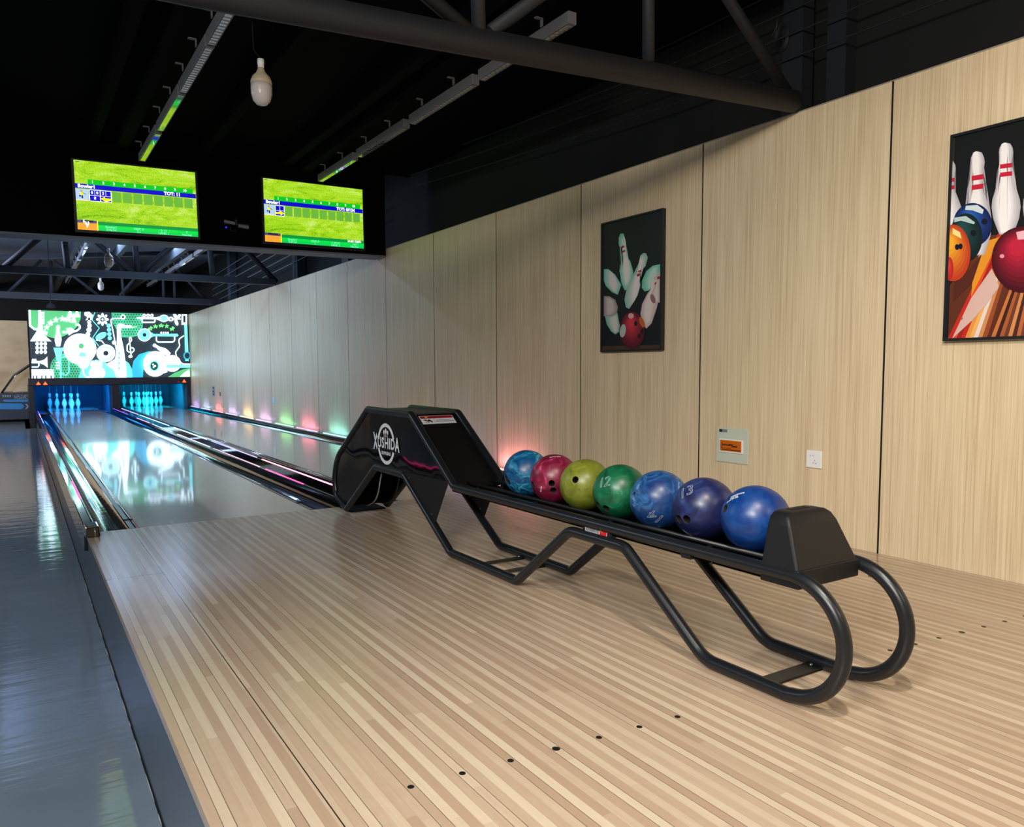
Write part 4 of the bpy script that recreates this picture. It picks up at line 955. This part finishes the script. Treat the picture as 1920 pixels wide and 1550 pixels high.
class Art2(Art):
    def __init__(s, mb, conv, cl): Art.__init__(s, mb, conv, None, .00004, (-1, 0, 0)); s.cl = cl
    def P(s, pts, mt):
        s.k += 1; q = s.cl([s.conv(*p) for p in pts])
        if len(q) < 3: return
        bmx = bmesh.new(); vs = [bmx.verts.new(p+s.n*(s.step*s.k)) for p in q]
        try: f = bmx.faces.new(vs)
        except ValueError: bmx.free(); return
        bmesh.ops.triangulate(bmx, faces=[f]); me = bpy.data.meshes.new('q'); bmx.to_mesh(me); bmx.free()
        s.mb.add_mesh(me, Matrix.Identity(4), mt); bpy.data.meshes.remove(me)
    def blend(s, draw, c0, c1, n, name):   # nested shapes from c0 to c1, a printed gradient
        for i in range(n):
            f = i/(n-1); draw(f, pm('%s_%d' % (name, i), tuple(int(a*(1-f)+b_*f) for a, b_ in zip(c0, c1))))
def p1(b, X_, y0, y1, z0, z1):
    A = Art2(b, lambda px, py: at(1100+px/5, 370+py/5, 'X', X_), cliplim(y0, y1, z0, z1))
    A.P([(120, 1395), (760, 1380), (760, 1450), (120, 1450)], pm('shelf_brown', (70, 48, 28)))
    def blob(cx, cy, rx, ry, rot, c0, c1, dx, dy, nm, n=7):
        A.blend(lambda f, m_: A.E(cx+dx*f, cy+dy*f, rx*(1-.8*f), ry*(1-.75*f), m_, rot), c0, c1, n, nm)
    def shp(pts, c0, c1, dx, nm, n=6, sh=.6):
        cx = sum(p[0] for p in pts)/len(pts); cy = sum(p[1] for p in pts)/len(pts)
        A.blend(lambda f, m_: A.P([((p[0]-cx)*(1-sh*f)+cx+dx*f, (p[1]-cy)*(1-.25*f)+cy) for p in pts], m_), c0, c1, n, nm)
    mint, wht = (112, 190, 168), (222, 218, 214)
    shp([(300, 380), (315, 340), (345, 338), (357, 370), (357, 470), (365, 530), (410, 600), (436, 690), (436, 780), (400, 860), (355, 870), (325, 800), (308, 690), (318, 560), (322, 500), (300, 440)], mint, wht, 12, 'pin_a')
    for pts in ([(320, 462), (352, 448), (355, 468), (324, 482)], [(330, 505), (360, 490), (362, 508), (332, 522)]): A.P(pts, pm('stripe', (168, 28, 42)))
    shp([(162, 672), (205, 672), (265, 720), (326, 820), (292, 912), (240, 890), (180, 830), (162, 780)], mint, (215, 205, 206), 15, 'pin_b')
    shp([(690, 625), (620, 640), (560, 690), (520, 780), (518, 850), (545, 882), (590, 870), (650, 790), (690, 740)], (98, 190, 165), (190, 215, 205), 15, 'pin_c')
    shp([(687, 680), (640, 800), (570, 900), (520, 1000), (505, 1090), (520, 1180), (560, 1230), (610, 1180), (660, 1030), (687, 900)], (196, 172, 172), (224, 212, 206), -10, 'pin_d')
    shp([(687, 740), (640, 830), (602, 910), (610, 960), (640, 995), (687, 985)], (190, 170, 166), (214, 205, 200), 6, 'pin_e'); A.E(622, 950, 22, 46, pm('pin_base', (140, 106, 100)), -18)
    for pts in ([(660, 745), (687, 738), (687, 762), (664, 770)], [(640, 800), (655, 793), (650, 815), (636, 820)]): A.P(pts, pm('stripe', (168, 28, 42)))
    shp([(172, 1110), (290, 1080), (312, 1200), (306, 1260), (270, 1285), (230, 1255), (190, 1190)], (110, 176, 156), (205, 200, 196), 12, 'pin_f')
    shp([(162, 925), (215, 925), (270, 960), (296, 1030), (285, 1085), (235, 1115), (162, 1112)], (150, 132, 130), (196, 184, 182), -6, 'pin_g')
    shp([(535, 520), (560, 525), (575, 565), (555, 640), (515, 710), (505, 830), (480, 920), (400, 1045), (370, 1030), (356, 960), (375, 860), (430, 740), (470, 700), (492, 610), (505, 545)], (140, 184, 170), (226, 214, 212), 8, 'pin_h')
    for pts in ([(486, 690), (515, 675), (512, 698), (484, 704)], [(472, 720), (502, 708), (500, 735), (475, 745)]): A.P(pts, pm('stripe', (168, 28, 42)))
    blob(430, 1245, 120, 178, 0, (72, 10, 22), (206, 50, 70), -12, -70, 'redball', 9)
    A.E(342, 1250, 28, 62, pm('ball_glare', (170, 180, 176)), 8); A.E(520, 1170, 22, 52, pm('ball_orange', (190, 92, 36)), -20)
    A.E(418, 1110, 26, 26, pm('ball_shine', (226, 160, 166)))
    for cx, cy in ((463, 1182), (523, 1258), (495, 1300)): A.E(cx, cy, 15, 23, pm('hole', (30, 8, 14)))
poster(-1.253, -.620, 1.073, 2.011, 'tall framed poster of pins flying above a red bowling ball', p1)
def p2(b, X_, y0, y1, z0, z1):
    A = Art2(b, lambda px, py: at(1750+px/3.229, 200+py/3.229, 'X', X_), cliplim(y0, y1, z0, z1))
    A.P([(90, 1420), (100, 1080), (330, 780), (1500, 700), (1500, 1600), (90, 1420)], pm('lane_deep', (96, 44, 22)))
    def strip(x0, yt, xb0, xb1, c, nm): A.P([(x0, yt), (x0+12, yt), (xb1, 1420), (xb0, 1420)], pm(nm, c))
    cols = [(196, 40, 24), (226, 74, 36), (160, 34, 20), (206, 108, 46), (226, 150, 70), (238, 176, 96), (228, 214, 210), (206, 142, 90), (150, 74, 40), (92, 40, 24), (196, 116, 60), (60, 26, 22), (168, 90, 46), (110, 56, 34), (206, 140, 84), (76, 34, 26), (180, 104, 60), (120, 60, 40)]
    for i in range(60): strip(390+i*14, 770 if i < 9 else 930, 80+i*26, 112+i*26, cols[i % len(cols)] if i > 3 else cols[i % 3], 'lane_%d' % (i % len(cols) if i > 3 else i % 3))
    A.P([(300, 820), (400, 790), (355, 900), (230, 1150), (240, 1040)], pm('lane_amber', (226, 146, 36))); A.P([(355, 980), (400, 1090), (320, 1200), (240, 1290), (110, 1410), (150, 1350), (230, 1160)], pm('lane_pale', (214, 180, 172)))
    A.P([(130, 1060), (235, 970), (300, 880), (240, 1060), (120, 1180)], pm('lane_shade', (84, 34, 20)))
    def pin(cx, y_t, y_b, w_, nm):
        pr = [(0, 0), (.3, .012), (.46, .06), (.5, .11), (.42, .2), (.38, .3), (.44, .37), (.72, .5), (.95, .62), (1, .7), (.9, .82), (.62, .94), (.45, 1)]
        hh = y_b-y_t
        A.blend(lambda f, m_: A.P([(cx+a_*w_*(1-.55*f)-w_*.12*f, y_t+b_*hh*(1-.03*f)) for a_, b_ in pr]+[(cx-a_*w_*(1-.55*f)-w_*.12*f, y_t+b_*hh*(1-.03*f)) for a_, b_ in reversed(pr[1:])], m_), (176, 172, 182), (240, 238, 242), 6, 'bigpin')
        for v in (.225, .315): A.P([(cx-w_*.42, y_t+hh*(v+.012)), (cx+w_*.42, y_t+hh*(v-.006)), (cx+w_*.42, y_t+hh*(v+.043)), (cx-w_*.42, y_t+hh*(v+.06))], pm('bigstripe', (196, 30, 56)))
    pin(92, 320, 820, 92, 'a'); pin(270, 270, 900, 86, 'b'); pin(640, 190, 790, 96, 'd'); pin(443, 218, 775, 88, 'c')
    def ball(cx, cy, r, ry, c0, c1, nm, dx=-.2, dy=-.35):
        A.blend(lambda f, m_: A.E(cx+dx*r*f, cy+dy*ry*f, r*(1-.75*f), ry*(1-.75*f), m_, 0, 40), c0, c1, 8, nm)
    ball(240, 715, 118, 132, (10, 30, 84), (40, 96, 190), 'blueball'); A.P([(200, 600), (270, 595), (308, 625), (300, 650), (240, 628), (195, 625)], pm('glint', (206, 222, 226))); A.E(312, 696, 18, 18, pm('hole_k', (10, 12, 26)))
    ball(200, 790, 100, 145, (8, 28, 30), (26, 74, 74), 'tealball'); A.P([(130, 672), (200, 662), (255, 700), (250, 712), (170, 690), (130, 700)], pm('glint2', (180, 206, 206))); A.E(246, 765, 18, 20, pm('hole_k', (10, 12, 26)))
    ball(122, 885, 106, 172, (190, 60, 24), (246, 178, 40), 'orangeball'); A.E(147, 850, 13, 18, pm('hole_k', (10, 12, 26))); A.E(168, 846, 13, 18, pm('hole_k', (10, 12, 26))); A.P([(120, 735), (165, 760), (175, 800), (120, 770)], pm('glint3', (250, 226, 150)))
    ball(100, 980, 25, 70, (180, 30, 30), (220, 60, 50), 'redbit')
    ball(548, 925, 192, 200, (70, 4, 22), (190, 30, 60), 'maroonball'); A.P([(505, 760), (560, 748), (620, 780), (620, 800), (515, 805)], pm('glint4', (236, 180, 196))); A.E(420, 905, 14, 12, pm('glint5', (226, 150, 170)))
poster(-4.05, -3.092, 1.073, 2.011, 'large framed poster of white pins with blue, orange and maroon balls, at the right edge', p2)

# ---------------------------------------------------------------- wall fittings
def fit_box(y0, y1, z0, z1, d, mt, name, label, cat, bev=.002):
    t = thing(name, label, cat, (XW, (y0+y1)/2, z0)); b = MB().box((XW-d, y0, z0), (XW-.0004, y1, z1), mt); b.build('cover_plate', t, bev); return t
t = fit_box(-1.967, -1.725, .371, .583, .008, mat('panel_grey_green', (196, 204, 192), .4), 'breaker_panel', 'flush grey-green breaker panel with amber window in the veneer wall', 'breaker panel')
yy0, yy1 = -1.752, -1.932; z0, z1 = .432, .516
b = MB(); b.box((XW-.014, yy1, z0), (XW-.008, yy0, z1), mat('window_frame_white', (236, 232, 222), .4)); b.build('window_frame', t, .002)
b = MB(); b.box((XW-.016, yy1+.010, z0+.010), (XW-.0142, yy0-.008, z1-.008), mat('amber_window', (206, 104, 22), .15, coat=.5)); aw = b.build('amber_window', t)
b = MB(); am = mat('breaker_shadow', (84, 38, 12), .5)
for (a_, c_, d_, e_) in ((-1.775, -1.84, .475, .483), (-1.83, -1.86, .478, .486), (-1.85, -1.895, .468, .478), (-1.775, -1.92, .447, .453), (-1.772, -1.776, .455, .495), (-1.775, -1.85, .459, .461)):
    b.box((XW-.0166, c_, d_), (XW-.016, a_, e_), am)
b.build('breaker_row', aw)
b = MB(); b.box((XW-.009, -1.808, .556), (XW-.008, -1.745, .574), mat('badge_grey', (120, 128, 138), .4)); b.box((XW-.0095, -1.768, .556), (XW-.009, -1.745, .574), LK); b.build('name_badge', t)
t = fit_box(-2.461, -2.367, .401, .497, .009, WHITE, 'wall_socket', 'white square wall socket on the veneer wall near the rack end', 'wall socket', .003)
b = MB()
for a_, c_, w_, h_ in ((-2.392, .468, .001, .004), (-2.404, .468, .001, .004), (-2.42, .443, .001, .004), (-2.413, .429, .0015, .003), (-2.428, .427, .0015, .003)): b.box((XW-.0096, a_-w_, c_-h_), (XW-.009, a_+w_, c_+h_), LK)
b.build('socket_slots', t)
t = fit_box(12.68, 12.90, .375, .595, .01, mat('panel_pale', (150, 158, 168), .4), 'breaker_panel', 'tiny far breaker panel low on the wall near the pins', 'breaker panel')
b = MB()
for zz in (.40, .46, .54): b.box((XW-.012, 12.72, zz), (XW-.01, 12.86, zz+.03), LK)
b.build('breaker_row', t)
fit_box(12.10, 12.2, .39, .48, .01, mat('socket_grey', (110, 110, 114), .4), 'wall_socket', 'tiny grey far wall socket next to the far breaker panel', 'wall socket')
fit_box(7.99, 8.11, .38, .475, .012, mat('switch_blue_white', (190, 225, 240), .3), 'wall_socket', 'pale bluish wall socket low on the wall above the green glow', 'wall socket')

# ---------------------------------------------------------------- machine beyond the left lane
YQ = 18.4
mq = thing('arcade_machine', 'dark side unit with blue arrow graphics and sloping rail, left of the mural', 'arcade machine', (-1.2, YQ, -.37))
Q = lambda u, v, y=YQ: at(u, v, 'Y', y)
b = MB(); tl = Q(-40, 738); br_ = Q(56, 782); b.box((tl.x-.6, YQ, br_.z-.05), (br_.x, YQ+.7, tl.z), mat('machine_navy', (40, 52, 70), .35)); b.build('machine_body', mq, .01)
b = MB(); ql = lambda u0, v0, u1, v1, m_: b.prism([Q(u0, v0, YQ-.002), Q(u1, v0, YQ-.002), Q(u1, v1, YQ-.002), Q(u0, v1, YQ-.002)], (0, -.002, 0), m_)
MBL = mat('graphic_blue', (34, 110, 176), .4, emit=.25); MLB = mat('graphic_pale', (150, 170, 190), .4)
b.prism([Q(-60, 756), Q(40, 756), Q(46, 761.5), Q(40, 767), Q(-60, 767)], (0, -.004, 0), MBL); b.prism([Q(8, 749), Q(54, 749), Q(54, 753), Q(8, 753), Q(5, 751)], (0, -.004, 0), MBL)
b.prism([Q(47, 757), Q(50, 757), Q(54, 761.5), Q(50, 766.5), Q(47, 766.5), Q(51, 761.5)], (0, -.004, 0), MLB)
for i in range(4): u_ = 4+i*4.3; b.prism([Q(u_, 740.5), Q(u_+2, 740.5), Q(u_+4, 742.5), Q(u_+2, 744.5), Q(u_, 744.5), Q(u_+2, 742.5)], (0, -.004, 0), MLB)
for i in range(12):
    for j in range(4):
        if (i+j*2) % 7: ql(27+i*2.3, 740+j*2.2, 28.3+i*2.3, 741.3+j*2.2, MLB)
b.build('arrow_graphics', mq)
b = MB(); r3 = mat('machine_rail', (30, 34, 40), .3)
b.tube(fillet([Q(3, 737, YQ+.05), Q(27, 703, YQ+.05), Q(60, 681, YQ+.05), Q(120, 650, YQ+.05)], .1), .028, r3, 10); b.tube([Q(3, 737, YQ+.05), Q(60, 737, YQ+.05)], .022, r3, 10); b.build('sloping_rail', mq)
b = MB(); b.tube(fillet([Q(6, 735, YQ), Q(28, 705, YQ), Q(60, 684, YQ)], .1), .007, CHROME, 6); b.tube([Q(8, 734.5, YQ), Q(60, 734.5, YQ)], .007, CHROME, 6); b.build('rail_highlight_trim', mq)
